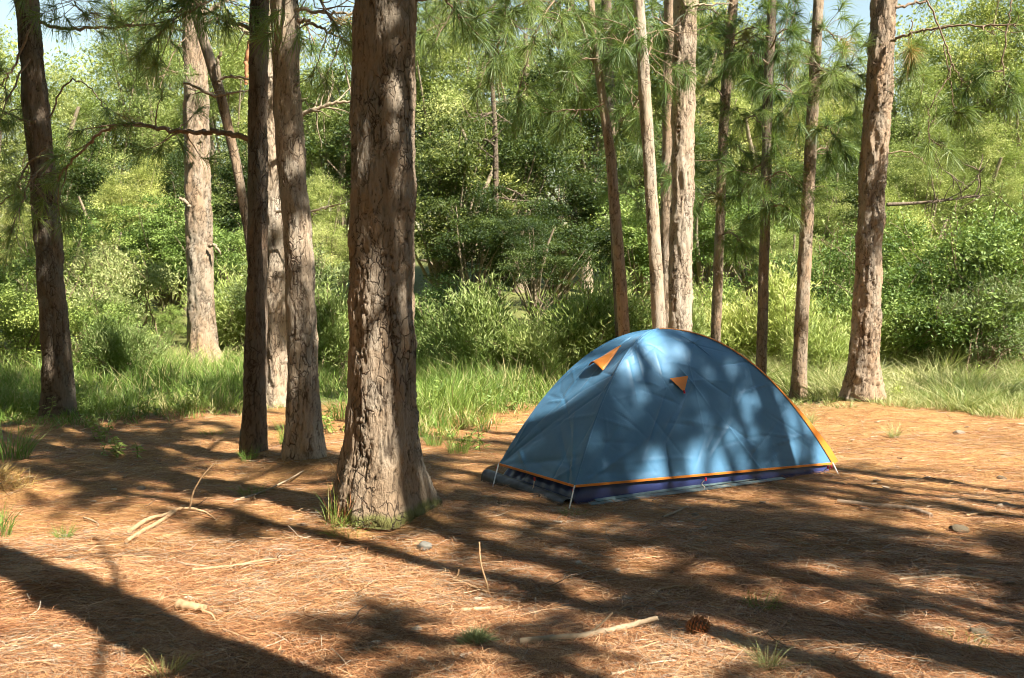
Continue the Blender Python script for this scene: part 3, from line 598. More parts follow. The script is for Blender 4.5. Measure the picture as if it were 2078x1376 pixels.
for row in [
    # front bushes
    ('willow', 970, 575, 14.5, 'bright feathery bush in the tall grass right of the thickest trunk'), ('willow', 1195, 535, 15., 'bright slender-leaved bush just left of the reddish forked young pine'),
    ('willow', 1085, 640, 14.2, 'low pale bush in the dip between the two bright feathery bushes'), ('broad', 880, 560, 16.5, 'green bush peeping out right beside the thickest trunk'),
    ('willow', 670, 590, 15., 'pale bush in the gap between the sunlit trunk and the thickest one'), ('grey', 270, 500, 18.2, 'silvery grey-green bush in front of the slope, left of the far bright trunk'),
    ('broad', 215, 600, 15.5, 'rounded green bush right of the dark leaning trunk at the left edge'), ('broad', 40, 540, 15.5, 'dark green bush behind the dark leaning trunk, at the picture\'s left edge'),
    ('grey', 150, 540, 17., 'pale grey-green bush seen right beside the dark leaning trunk'), ('broad', 335, 620, 19.5, 'green bush at the foot of the far bright trunk, its left side'),
    ('willow', 480, 520, 19., 'yellowish bush between the far bright trunk and the slim dark trunk'), ('broad', 455, 590, 20.5, 'small green bush behind the far bright trunk'),
    ('broad', 1310, 560, 15., 'green bush seen between the two young pines left of the tent\'s peak'), ('broad', 1425, 560, 16., 'green bush just right of the brightest whitish trunk'),
    ('willow', 1500, 585, 15.2, 'yellow-green bush between the two thin dark young pines'), ('willow', 1590, 555, 15.3, 'tall-stemmed yellow-green bush left of the crooked young pine'),
    ('broad', 1670, 500, 16.2, 'bushy green shrub between the crooked young pine and the thick reddish pine'), ('broad', 1850, 470, 15.8, 'big green bush right of the thick reddish pine'),
    ('broad', 1945, 415, 16.4, 'largest green bush on the right, tallest of its row'), ('broad', 2040, 430, 15.6, 'green bush at the right edge above the shaded grass'),
    ('willow', 1720, 560, 15.8, 'pale bush half hidden behind the thick reddish pine'), ('grey', 1995, 560, 14.6, 'low pale bush at the foot of the largest green bush'),
    ('grey', 620, 480, 18., 'grey-green bush above the pale one, seen past the sunlit trunk'), ('broad', 120, 440, 18.5, 'mid-green bush upslope right of the dark leaning trunk'),
    ('broad', 1760, 430, 18.5, 'green bush upslope behind the thick reddish pine'),
    ('conifer', 90, 420, 18.2, 'small feathery tree beside the dark leaning trunk, in front of the taller ones'), ('dark', 960, 330, 19.6, 'small dark tree deep in the middle of the wood'), ('dark', 1085, 400, 18.8, 'low dark tree left behind the reddish forked young pine'), ('conifer', 565, 430, 18.6, 'small feathery tree glimpsed between the pale trunks'),  # both dark trees put in to darken the shaded hollow
    ('conifer', 1600, 400, 18.4, 'small feathery tree behind the thin straight young pine'), ('conifer', 1830, 350, 18.6, 'small feathery tree right beside the thick reddish pine'), ('willow', 250, 640, 14.4, 'low pale bush at the back of the long grass on the left'),
    ('conifer', 2050, 330, 18.8, 'small bright feathery tree at the right edge over the green bush'), ('willow', 1380, 600, 14.8, 'pale bush behind the foot of the whitest trunk'), ('willow', 1650, 620, 14.2, 'low yellowish bush at the crooked young pine'),
    # second row
    ('conifer', 30, 330, 20.5, 'feathery yellow-green tree behind the dark leaning trunk'), ('leafy', 170, 380, 20., 'light green tree low on the slope right of the dark leaning trunk'),
    ('conifer', 255, 300, 21.5, 'feathery yellowish tree left of the far bright trunk'), ('leafy', 340, 360, 21., 'green leafy tree just left of the far bright trunk'),
    ('leafy', 460, 400, 20.5, 'green leafy tree right of the far bright trunk'), ('conifer', 650, 330, 21.5, 'yellow-green tree glimpsed between the sunlit trunk and the thickest trunk'),
    ('dark', 890, 200, 21., 'dark open tree with bare lower limbs right of the thickest trunk'), ('dark', 1010, 150, 22.5, 'dark open tree with pale bare limbs in the middle of the wood'),
    ('dark', 1130, 280, 20.5, 'dark tree left of the reddish forked young pine'), ('leafy', 1290, 330, 21., 'green leafy tree behind the young pines left of the white trunk'),
    ('leafy', 1440, 330, 21., 'green leafy tree right behind the white trunk'), ('dark', 1530, 300, 22., 'dark tree behind the thin straight young pines'),
    ('conifer', 1640, 320, 21.5, 'feathery tree behind the crooked young pine'), ('conifer', 1870, 250, 21., 'feathery yellow-green tree right of the thick reddish pine'),
    ('conifer', 1990, 210, 21.5, 'broad feathery yellow-green tree near the right edge'), ('conifer', 2090, 260, 20.5, 'feathery tree cut off by the right edge'),
    ('dark', 95, 230, 24., 'dark tree in the gap right of the dark leaning trunk, upslope'), ('dark', 375, 260, 24., 'dark tree behind the far bright trunk'), ('dark', 560, 240, 24., 'dark tree seen through the gaps between the pale trunks'), ('dark', 1350, 200, 24., 'dark tree right behind the two trunks at the tent\'s peak'),
    ('dark', 1570, 260, 24.5, 'dark tree behind the second thin young pine, upslope'), ('dark', 1700, 280, 23.5, 'dark tree in the gap between the crooked pine and the thick reddish pine'), ('dark', 1925, 290, 23.5, 'dark tree between the feathery trees on the right slope'), ('dark', 200, 470, 19.2, 'low dark tree among the bushes left of the far bright trunk'),  # dark trees of these two lines put in for shaded gaps between crowns
    # back row
    ('conifer', -40, 60, 26, 'tall feathery tree cut off by the left edge'), ('conifer', 105, 90, 27, 'tall yellow-green tree on the slope beyond the dark leaning trunk'), ('conifer', 215, 60, 29, 'tall feathery tree under the sky gap at upper left'),
    ('conifer', 320, -60, 30, 'tall pale tree beside the sky gap, left of the far bright trunk'), ('conifer', 460, 10, 28, 'tall feathery tree behind the crooked forked stem'), ('conifer', 575, -20, 30, 'tall tree seen over the pale trunks, left of the second sky gap'),
    ('conifer', 685, 95, 28, 'yellow-green tree under the second sky gap beside the thickest trunk'), ('dark', 790, -20, 27, 'dark tree mostly behind the thickest trunk'), ('conifer', 910, -40, 27, 'tall bright tree right of the thickest trunk, top out of view'),
    ('conifer', 1050, -90, 28, 'tall bright tree behind the drooping needle tufts'), ('dark', 1190, -30, 28, 'dark tall tree behind the reddish forked young pine'), ('conifer', 1300, -60, 29, 'tall tree behind the slender pale young pine'),
    ('conifer', 1430, -40, 29, 'tall tree right behind the whitest trunk'), ('conifer', 1490, -60, 31, 'tall tree left of the upper right sky gap'), ('conifer', 1605, 110, 28, 'tree whose top ends under the upper right sky gap'),
    ('conifer', 1720, 105, 29, 'feathery tree under the sky gap left of the thick reddish pine'), ('conifer', 1850, 10, 27, 'tall feathery tree right of the thick reddish pine'), ('conifer', 1960, -40, 28, 'tall feathery tree on the right slope'), ('conifer', 2080, -110, 27, 'tallest feathery tree at the right edge'),
]:
    plant(*row, wide=1.25 if row[0] in ('conifer', 'leafy', 'dark') else 1.15)

# bare dead limbs in the dark middle of the wood
def bare(label, pts, d, r, seed, n=16):
    P = spline([at(x, y, d) for x, y in pts], 6); base = P[0].copy(); rng = np.random.default_rng(seed)
    g = Geo(); tube(g, P - base, np.linspace(r, r * .35, len(P)), 7)
    for k in range(n):
        i = rng.integers(len(P) // 3, len(P)); w = wig(P[i] - base, unit(rdir(1, rng)[0] + np.array([0, -.2, .25])), rng.uniform(.4, 1.3), 6, rng, .22); tube(g, w, np.linspace(r * .3, .006, 7), 5)
        for q in range(3):
            v = wig(w[rng.integers(2, 6)], rdir(1, rng)[0], rng.uniform(.2, .6), 4, rng, .25); tube(g, v, np.linspace(.012, .005, 5), 4)
    tag(obj('bare_tree', g.mesh('bare_tree', M['bark_dark']), None, tuple(base)), label, 'dead tree', 'bare dead trees in the wood')
bare('grey bare trunk standing in the dark middle of the wood', [(1005, 720), (1003, 550), (1006, 400), (1004, 250), (995, 120), (1000, 20)], 20.5, .085, 1, 12)
bare('thin dead limb among the bushes right of the thick reddish pine', [(1800, 415), (1860, 412), (1930, 405), (1995, 395)], 17.2, .035, 6, 5)

# the wood farther up the slope, read as one mass
g = Geo(); rng = np.random.default_rng(99)
NW = 560; wx = rng.uniform(-34, 34, NW); wy = rng.uniform(34, 52, NW)
gap = np.ones(NW, bool); topz = np.zeros(NW)
def skyline(px):   # highest pixel row of the far wood along the picture
    return np.interp(px, [-200, 0, 120, 240, 330, 560, 640, 700, 800, 1450, 1540, 1600, 1750, 1850, 2000, 2300], [60, 40, 90, 60, -60, -60, 60, 90, -60, -120, 20, 100, 90, 0, -60, -60])
pxw = CX + wx / wy * FOC; zmax = np.array([at(p, skyline(p), d)[2] for p, d in zip(pxw, wy)]); zlo = gz(wx, wy)
cz = zlo + (zmax - .8 - zlo) * rng.random(NW) ** .8
per = 150; idx = np.repeat(np.arange(NW), per); n = len(idx)
c = np.stack([wx, wy, cz], 1)[idx] + rng.normal(size=(n, 3)) * np.array([.85, .6, .5])
leaves(g, c, unit(rdir(n, rng) + np.array([0, -.2, -.2])), unit(rdir(n, rng) + np.array([.3, -.4, .6])), .2 * rng.uniform(.6, 1.2, n), .09, np.clip(rng.normal(.5, .17, NW)[idx] + rng.normal(0, .13, n), 0, 1))
tag(obj('distant_wood', g.mesh('distant_wood', M['farleaf'], False)), 'far-off sunlit wood covering the slope below the sky', 'wood', kind='stuff')

# unseen wood added behind and beside the viewpoint to block sky light
g = Geo(); rng = np.random.default_rng(123); NC = 9000
P = np.stack([rng.uniform(-17, 19, NC), rng.uniform(-15, 13, NC), rng.uniform(.8, 13, NC)], 1); ct_ = math.cos(SUN_EL) / math.sin(SUN_EL)
SX = P[:, 0] - math.sin(SUN_AZ) * ct_ * P[:, 2]; SY = P[:, 1] - math.cos(SUN_AZ) * ct_ * P[:, 2]
keep = ~((SY > 1.5) & (SY < 40) & (np.abs(SX) < .62 * SY + 1.6))                                   # leaves the sun's path to the clearing free
keep &= ~((P[:, 1] > -1) & (np.abs(P[:, 0]) < .62 * np.maximum(P[:, 1], 0) + 1.8) & (P[:, 2] < 3.2 + .33 * np.maximum(P[:, 1], 0)))
keep &= (np.hypot(P[:, 0], P[:, 1]) > 5.5) | (P[:, 2] > 6)
P = P[keep][:1900]; NC = len(P); per = 40; idx = np.repeat(np.arange(NC), per); n = len(idx)
leaves(g, P[idx] + rng.normal(size=(n, 3)) * .5, rdir(n, rng), unit(rdir(n, rng) + np.array([0, 0, .6])), .42 * rng.uniform(.6, 1.2, n), .22, np.clip(rng.normal(.3, .15, NC)[idx] + rng.normal(0, .1, n), 0, 1))
tag(obj('surrounding_wood', g.mesh('surrounding_wood', M['darkleaf'], False)), 'leafy wood closing in the clearing behind and beside the viewpoint', 'wood', kind='stuff')

# ------------------------------------------------------------------ grass
def edge_y(x, y):
    """world y at which the long grass begins, along world x"""
    return np.interp(x, [-9, -5.2, -4.2, -3.3, -2.6, -2.2, -1.2, -.6, .1, .6, 3.2, 4., 5., 6.5, 9], [9.4, 10.3, 10.5, 11.0, 11.9, 12.3, 9.6, 10.0, 11.0, 12., 12.4, 11.6, 11.3, 10.9, 10.5]) + .5 * (vn(x * 1.3, y * 0 + 1, 77) - .5)
def scatter_grass(n, seed, x0, x1, y0, y1, hfun, mat, name, label, tint, wid=.009, clump=9, thin=None, tuss=.15):
    rng = np.random.default_rng(seed); m = n // clump
    x = rng.uniform(x0, x1, m); y = y0 + (y1 - y0) * rng.random(m) ** 1.4
    keep = (y > edge_y(x, y) - .5 * rng.random(m) ** 3) & (np.abs(x) < .6 * y + .5)
    if thin is not None: keep &= rng.random(m) < thin(x, y)
    x = x[keep]; y = y[keep]; m = len(x); idx = np.repeat(np.arange(m), clump); k = len(idx)
    bx = x[idx] + rng.normal(0, .045, k); by = y[idx] + rng.normal(0, .045, k); bz = gz(bx, by)
    h = hfun(x, y)[idx] * rng.uniform(.45, 1.15, k)
    off = np.stack([bx - x[idx], by - y[idx], 0 * bx], 1); lean = rng.normal(size=(m, 3))[idx] * .2 + rng.normal(size=(k, 3)) * .2 + unit(off) * tuss * rng.uniform(.2, 1, (k, 1)); lean[:, 2] = 0
    d = unit(lean * .6 + np.array([0, 0, 1.])); bend = lean * rng.uniform(.4, 1.6, (k, 1)) + np.array([0, 0, -.25]) * rng.random((k, 1))
    g = Geo(); tt = np.clip(tint(x, y)[idx] + rng.normal(0, .17, k), 0, .93); dry = rng.random(k) < .05 + .22 * sstep(.45, .7, vn(bx * 1.3, by * 1.3, 33)); tt[dry] = 1.
    blades(g, np.stack([bx, by, bz - .01], 1), d, bend, h, wid * rng.uniform(.6, 1.3, k), tt, 3, rng=rng)
    tag(obj(name, g.mesh(name, M[mat], True)), label, 'grass', kind='stuff')
def tallh(x, y):
    return np.interp(x, [-8, -4.5, -2.2, -1, .3, 2, 3.2, 4.5, 8], [.6, .58, .55, .62, .74, .6, .60, .58, .64]) * .78 * (.35 + 1.1 * vn(x * 1.4, y * 1.4, 8)) * np.clip(.25 + (y - edge_y(x, y)) * .5, .25, 1)
scatter_grass(72000, 1, -9, 1.9, 9.3, 16.5, tallh, 'grass', 'tall_grass', 'tall green grass along the back of the clearing, left of the tent', lambda x, y: .45 + .5 * (vn(x * 1.2, y * 1.2, 12) - .5) + .03 * (y - 12), thin=lambda x, y: .35 + .65 * (vn(x * 1.7, y * 1.7, 22) > .33))
scatter_grass(62000, 2, 1.9, 9.5, 10.3, 16.5, tallh, 'drygrass', 'meadow_grass', 'pale half-dry grass behind and right of the tent', lambda x, y: .52 + .6 * (vn(x * .9, y * .9, 14) - .4), thin=lambda x, y: .35 + .65 * (vn(x * 1.6, y * 1.6, 21) > .42), clump=34, tuss=.75)

def tuft_mesh(name, seed, n, h, spread, mat, wid=.005, lean=.5, tint=.5, tv=.2, droop=.5):
    rng = np.random.default_rng(seed); g = Geo(); a = rng.uniform(0, 6.283, n); r = spread * np.sqrt(rng.random(n))
    base = np.stack([r * np.cos(a), r * np.sin(a), np.full(n, -.01)], 1)
    o = np.stack([np.cos(a + rng.normal(0, .5, n)), np.sin(a + rng.normal(0, .5, n)), np.zeros(n)], 1) * rng.uniform(.1, 1, (n, 1)) * lean
    blades(g, base, unit(o * .6 + np.array([0, 0, 1.])), o * .9 + np.array([0, 0, -droop]) * rng.random((n, 1)), h * rng.uniform(.4, 1.15, n), wid * rng.uniform(.6, 1.3, n), np.clip(rng.normal(tint, tv, n), 0, 1), 4, rng=rng)
    return g.mesh(name, M[mat])
TUFT = {'green': [tuft_mesh('grass_tuft', 3, 140, .3, .12, 'grass'), tuft_mesh('grass_tuft', 4, 110, .26, .1, 'grass')],
        'dry': [tuft_mesh('grass_tuft', 5, 130, .3, .07, 'drygrass', lean=.9, tint=.75), tuft_mesh('grass_tuft', 6, 90, .24, .09, 'drygrass', lean=.8, tint=.6)],
        'fine': [tuft_mesh('grass_tuft', 7, 150, .12, .1, 'grass', .003, .8, .65), tuft_mesh('grass_tuft', 8, 120, .10, .12, 'grass', .003, .9, .6)]}
for k, (kind, px, py, sc, label) in enumerate([
    ('dry', 1558, 1362, .42, 'straw-coloured grass tuft at the bottom edge, right of the pine cone'), ('dry', 335, 1372, .5, 'pale grass tuft at the bottom edge below the long trunk shadow'),
    ('fine', 1545, 1232, .75, 'small bright green grass patch up and right of the pine cone'), ('fine', 1955, 1312, .7, 'small bright green grass sprig near the bottom right corner'),
    ('green', 15, 935, 1.35, 'big clump of tall grass at the left edge in front of the dark trunk'), ('green', -10, 1085, .95, 'dark green tuft cut off by the left edge, below the needle mound'),
    ('green', 130, 1095, .38, 'tiny grass tuft on the needles near the left edge'), ('fine', 512, 1000, .9, 'fine thin grass tuft in the shade below the slim dark trunk'),
    ('green', 930, 920, .75, 'green weeds on the needles between the thickest trunk and the tent'), ('green', 895, 870, 1.2, 'leaning grass clump right beside the thickest trunk'),
    ('dry', 1815, 888, .62, 'light grass tuft on the needles right of the thick reddish pine'), ('dry', 1920, 835, 1.2, 'arching pale tussock at the grass edge on the right'),
    ('dry', 1640, 860, .7, 'wispy tuft at the foot of the crooked young pine'), 
    ('dry', 2060, 850, 1.2, 'pale green tussock at the right edge of the needles'), ('green', 590, 900, .9, 'grass between the bases of the slim dark trunk and the pale one'),
    ('fine', 1165, 1045, .6, 'tiny green sprout under the near corner of the tent'), ('green', 505, 935, .5, 'small tuft at the foot of the slim dark trunk'),
    ('dry', 1850, 830, .9, 'yellowish tuft just right of the thick reddish pine\'s base'), ('green', 1980, 815, 1.2, 'shaded green tussock on the right behind the arching pale one'),
    ('fine', 700, 1085, .8, 'yellowish grass fringe under the moss of the thickest trunk'), ('green', 880, 905, .6, 'short weeds beside the thickest trunk, in front of the grass edge'),
    ('fine', 430, 880, .9, 'sparse green grass on the path left of the slim dark trunk'), ('green', 700, 850, 1.3, 'grass clump behind the pale sunlit trunk'), ('dry', 1000, 800, 1.2, 'straggly dry weed at the tent\'s left side')]):
    p = gp(px, py); tag(obj('grass_tuft', TUFT[kind][k % 2], None, tuple(p), k * 1.3, sc), label, 'grass tuft', 'grass tufts on the needle floor')
# leafy weed by the dark trunk
def weed(label, px, py, h, seed, mat='broad'):
    rng = np.random.default_rng(seed); p = gp(px, py); t = thing('leafy_weed', label, 'weed', p, 'leafy weeds on the needle floor'); gs = Geo(); gl = Geo()
    for k in range(7):
        w = wig(rng.normal(size=3) * np.array([.06, .06, 0]), (rng.normal() * .35, rng.normal() * .35, 1), h * rng.uniform(.6, 1.1), 6, rng, .15); tube(gs, w, .003, 4)
        i = rng.integers(1, 7, 14); d = rdir(14, rng) * np.array([1, 1, .4]); leaves(gl, w[i], d, unit(rdir(14, rng) + np.array([0, 0, 1.5])), .07 * rng.uniform(.6, 1.2, 14), .022, np.clip(rng.normal(.65, .15, 14), 0, 1))
    obj('stems', gs.mesh('stems', M['broad']), t); obj('foliage', gl.mesh('foliage', M[mat], False), t)
weed('leafy weed with drooping leaves right of the dark leaning trunk', 205, 895, .3, 1)
weed('low bright leafy weed on the needles in front of the drooping one', 240, 925, .2, 2)
weed('leafy green weed on the needles left of the tent', 950, 912, .22, 3)
for k, (px, py, h) in enumerate([(60, 860, .4), (300, 850, .35), (380, 840, .45), (870, 850, .4), (990, 845, .4), (1040, 835, .35), (1880, 800, .3), (1960, 790, .35), (670, 880, .3), (170, 840, .4)]):
    weed(['low leafy weed behind the tall grass clump at the left edge', 'leafy weed in the grass left of the far bright trunk', 'leafy weed in the grass below the far bright trunk', 'low leafy weed right beside the thickest trunk at the grass edge',
          'leafy weed at the grass edge halfway between the thickest trunk and the tent', 'leafy weed at the grass edge close to the tent\'s left side', 'low leafy weed in the pale grass right of the thick reddish pine', 'low leafy weed in the pale grass nearer the right edge',
          'low leafy weed in the gap left of the thickest trunk', 'leafy weed in the grass just right of the dark leaning trunk'][k], px, py, h, 60 + k)
weed('small reddish-tipped shrublet at the base of the thick reddish pine', 1815, 815, .35, 4, 'willow')

# ------------------------------------------------------------------ the needle carpet
def litter(n, seed):
    rng = np.random.default_rng(seed); g = Geo()
    y = 1 / rng.uniform(1 / 12.2, 1 / 3.3, n); x = rng.uniform(-.58, .58, n) * y * 1.03 + rng.normal(0, .05, n)
    keep = (y < edge_y(x, y) + .6); x = x[keep]; y = y[keep]; n = len(x)
    flow = 3.1416 * (fbm(x * .8 + 9, y * .8, 41, 3) - .5) * 1.6
    a = flow + rng.normal(0, .75, n) + (rng.random(n) < .25) * rng.uniform(0, 3.14, n)
    L = rng.uniform(.08, .21, n); d = np.stack([np.cos(a), np.sin(a), np.where(rng.random(n) < .14, rng.uniform(.12, .45, n), rng.normal(.03, .10, n))], 1)
    lift = np.abs(rng.normal(0, .010, n)) + .003
    bend = np.stack([-np.sin(a), np.cos(a), np.zeros(n)], 1) * rng.normal(0, .25, (n, 1)) + np.array([0, 0, -1.]) * np.abs(d[:, 2:3])
    p = np.stack([x, y, gz(x, y) + lift], 1) - d * (L * .5)[:, None] * np.array([1, 1, 0.])
    side = unit(np.cross(d, unit(rng.normal(size=(n, 3)) * .5 + np.array([0, 0, 1.]))))
    patch = fbm(x * 1.4, y * 1.4, 61, 3) - .45
    tint = np.clip(rng.normal(.50, .26, n) + .55 * patch, 0, .93); tint[rng.random(n) < .04 + .14 * sstep(.5, .7, vn(x * 1.1 + 4, y * 1.1, 71))] = 1.
    W = np.interp(y, [3.3, 6, 12], [.0022, .0030, .0048]) * rng.uniform(.7, 1.3, n)
    near = y < 5.6; far = ~near
    for q, ns in ((near, 2), (far, 1)): blades(g, p[q], unit(d)[q], bend[q], L[q], W[q], tint[q], ns, side=side[q], rng=rng)
    tag(obj('pine_needle_litter', g.mesh('pine_needle_litter', M['litter'], False)), 'carpet of fallen orange-brown pine needles over the clearing', 'pine needles', kind='stuff')
litter(240000, 4)
def debris(seed):
    rng = np.random.default_rng(seed); g = Geo()
    for k in range(420):
        y = 1 / rng.uniform(1 / 11.5, 1 / 3.5); x = rng.uniform(-.55, .55) * y
        if y > edge_y(x, y): continue
        p = np.array([x, y, float(gz(x, y)) + .012]); a = rng.uniform(0, 6.283)
        if k % 3:
            w = wig(p, (math.cos(a), math.sin(a), rng.normal() * .08), rng.uniform(.05, .2), 4, rng, .18); w[:, 2] = np.maximum(w[:, 2], gz(w[:, 0], w[:, 1]) + .004); r = rng.uniform(.0018, .0042); tube(g, w, np.linspace(r, r * .5, 5), 5, rng.random())
        else:                                                   # flakes of bark
            n = 6; an = np.sort(rng.uniform(0, 6.283, n)); rr = rng.uniform(.010, .028, n); v = np.stack([rr * np.cos(an) * 1.5, rr * np.sin(an), rng.normal(0, .003, n)], 1)
            rot = np.array([[math.cos(a), -math.sin(a), 0], [math.sin(a), math.cos(a), 0], [0, 0, 1]]); v = v @ rot.T + p + np.array([0, 0, .003]); v = np.vstack([v, v - np.array([0, 0, .006])]); tnt = rng.random()
            i = np.arange(n); g.add(v, np.stack([i, (i + 1) % n, (i + 1) % n + n, i + n], 1), tnt); g.add(v[:n], [list(range(n))], tnt)
    m, t, b, out = newmat('forest_debris'); t.links.new(ramp(t, attr(t, 'tint'), [(0, (.09, .055, .035)), (.5, (.24, .17, .11)), (1, (.44, .36, .27))]), b.inputs['Base Color']); b.inputs['Roughness'].default_value = .8
    tag(obj('twig_debris', g.mesh('twig_debris', m, False)), 'small broken twigs and bark flakes strewn over the needles', 'debris', kind='stuff')
debris(6)
# shaggy skirt of needles and grass leaning on the thickest trunk, and the mound at the left edge
def skirt(label, c, n, spread, h, seed, toward, mat, name):
    rng = np.random.default_rng(seed); g = Geo(); a = rng.uniform(0, 6.283, n); r = np.sqrt(rng.random(n))
    b = np.stack([c[0] + r * np.cos(a) * spread[0], c[1] + r * np.sin(a) * spread[1], np.zeros(n)], 1); b[:, 2] = gz(b[:, 0], b[:, 1]) - .01
    d = unit(np.array(toward) + rng.normal(size=(n, 3)) * .35); d[:, 2] = np.abs(d[:, 2])
    base = np.array([c[0], c[1], float(gz(c[0], c[1]))])
    blades(g, b - base, d, rng.normal(size=(n, 3)) * .2 + np.array([0, 0, -.3]), h * rng.uniform(.35, 1.1, n), .004, np.clip(rng.normal(.45, .25, n), 0, 1), 3, rng=rng)
    tag(obj(name, g.mesh(name, M[mat]), None, tuple(base)), label, 'needles', kind=None)
skirt('shaggy heap of dry needles leaning on the left foot of the thickest trunk', (-.98, 5.95), 1800, (.12, .2), .30, 1, (.6, .1, .9), 'litter', 'needle_heap')
skirt('green grass skirt hanging on the left foot of the thickest trunk', (-.97, 5.9), 700, (.13, .2), .26, 2, (.4, .1, .9), 'grass', 'grass_skirt')
skirt('rounded mound of orange needles at the left edge', (-3.75, 6.95), 1500, (.35, .3), .16, 3, (.3, 0, .35), 'litter', 'needle_mound')

# ------------------------------------------------------------------ the tent
def fabric(name, col, rough=.42, trans=.10, var=.1, sheen=.3):
    m, t, b, out = newmat(name); n = noise(t, 6, 4, .6); w = noise(t, 500, 2, .5)
    c = ramp(t, n, [(.25, tuple(x * (1 - var) for x in col)), (.75, tuple(x * (1 + var) for x in col))])
    t.links.new(c, b.inputs['Base Color']); b.inputs['Roughness'].default_value = rough; b.inputs['Specular IOR Level'].default_value = .5
    b.inputs['Sheen Weight'].default_value = sheen; b.inputs['Sheen Roughness'].default_value = .4
    bump(t, b, math_(t, 'ADD', noise(t, 22, 4, .6), math_(t, 'MULTIPLY', w, .15)), .25, .006)
    tr = t.nodes.new('ShaderNodeBsdfTranslucent'); t.links.new(c, tr.inputs['Color']); mx = t.nodes.new('ShaderNodeMixShader'); mx.inputs[0].default_value = trans
    t.links.new(b.outputs[0], mx.inputs[1]); t.links.new(tr.outputs[0], mx.inputs[2]); t.links.new(mx.outputs[0], out.inputs['Surface']); return m
M['fly'] = fabric('blue_fly', (.062, .182, .318), .5, .14, .1, .12); M['orange'] = fabric('orange_trim', (.78, .26, .035), .45, .15)
M['navy'] = fabric('navy_tub', (.022, .034, .125), .35, .0); M['black'] = fabric('black_groundsheet', (.010, .012, .014), .45, .0, .2)
M['tarp'] = fabric('grey_green_tarp', (.10, .15, .155), .4, .0, .35); M['red'] = plain('red_toggle', (.55, .02, .05), .4)
M['pole'] = plain('pale_pole', (.62, .60, .56), .35, .5, .1); M['cord'] = plain('pale_cord', (.6, .55, .5), .7)
Pg = [gp(1160, 1028), gp(1697, 957), None, gp(1003, 977)]
Pg[2] = Pg[1] + Pg[3] - Pg[0]
hemz = [.125, .062, .09, .125]
Cc = (Pg[0] + Pg[1] + Pg[2] + Pg[3]) / 4; origin = np.array([Cc[0], Cc[1], 0.]); PK = np.array([0., 0., 1.11])
fc = []
for p, h in zip(Pg, hemz):
    q = p - origin; q[:2] *= .975; q[2] = p[2] + h; fc.append(q)
PK[:2] = (at(1337, 670, Cc[1])[:2] - origin[:2]) * np.array([1, 0])
PK[2] = at(1337, 668, Cc[1])[2]
def arc(c, r): r = np.asarray(r)[..., None]; q = PK + (c - PK) * r; z = c[2] + (PK[2] - c[2]) * (1 - r[..., 0] ** 2.12); q[..., 2] = z; return q
tent = thing('camping_tent', 'blue dome camping tent with orange trim pitched on the needle floor', 'tent', origin)
def panel(ci, cj, nu, nv, seed, ncr, mat, sag=.015, amp=1.):
    rng = np.random.default_rng(seed); u = np.linspace(0, 1, nu); ph = np.linspace(0, 1, nv); r = np.maximum(1 - ph ** 1.05, 0.0005)
    A = arc(fc[ci], r); B = arc(fc[cj], r); P = A[None] * (1 - u[:, None, None]) + B[None] * u[:, None, None]
    du = np.gradient(P, axis=0); dv = np.gradient(P, axis=1); nrm = unit(np.cross(du, dv))
    wdt = np.linalg.norm(fc[cj] - fc[ci]); s = np.linspace(-.5, .5, nu)[:, None] * wdt * np.linalg.norm(A - B, axis=1)[None] / wdt; s = s + 0 * P[..., 0]
    tt = np.cumsum(np.linalg.norm(dv, axis=2), axis=1); disp = -sag * np.sin(math.pi * u)[:, None] * np.sin(math.pi * ph)[None] ** .7
    H = tt.max(); fade = np.minimum(1, np.minimum(u, 1 - u)[:, None] * 14) * np.minimum(1, (1 - ph)[None] * 10)
    d = np.zeros_like(s)
    for k in range(ncr):
        cx = rng.uniform(-.5, .5) * wdt * .95; cy = rng.uniform(.0, .85) * H; a = rng.choice([rng.uniform(.5, 1.2), rng.uniform(-1.2, -.4), rng.uniform(-.2, .3), 1.5])
        L = rng.uniform(.08, .34); w = rng.uniform(.005, .011); x = (s - cx) * math.cos(a) + (tt - cy) * math.sin(a); y = -(s - cx) * math.sin(a) + (tt - cy) * math.cos(a) + .02 * x * x / L * rng.normal()
        d += rng.choice([-1, 1]) * rng.uniform(.0012, .0036) * np.exp(-np.abs(y) / w) * np.exp(-(x / L) ** 4)
    for cx, cy, a0, a1 in ((-wdt / 2, 0, .25, 1.1), (wdt / 2, 0, 2.0, 2.9)):     # tension folds from the lower corners
        for a in np.linspace(a0, a1, 5) + rng.normal(0, .06, 5):
            x = (s - cx) * math.cos(a) + tt * math.sin(a); y = -(s - cx) * math.sin(a) + tt * math.cos(a)
            d += rng.uniform(-.004, .004) * np.exp(-np.abs(y) / (.008 + .035 * np.abs(x))) * np.exp(-((x - .3) / .4) ** 2)
    d += .007 * (fbm(s * 2 + 5, tt * 2, seed, 2) - .45)
    P = P + nrm * (disp + d * fade * amp)[..., None]
    g = Geo(); i, j = np.meshgrid(np.arange(nu - 1), np.arange(nv - 1), indexing='ij'); i = i.ravel(); j = j.ravel()
    g.add(P.reshape(-1, 3), np.stack([i * nv + j, (i + 1) * nv + j, (i + 1) * nv + j + 1, i * nv + j + 1], 1))
    return obj('fly_panel', g.mesh('fly_panel', M[mat]), tent), P, nrm
side, Pside, Nside = panel(0, 1, 330, 175, 3, 110, 'fly', amp=2.4); left, Pleft, Nleft = panel(3, 0, 140, 160, 4, 50, 'fly', amp=2.4)
side['label'] = 'long blue side panel of the fly'; left['label'] = 'shaded blue end panel of the fly'
panel(1, 2, 40, 60, 5, 10, 'fly'); panel(2, 3, 60, 60, 6, 10, 'fly')
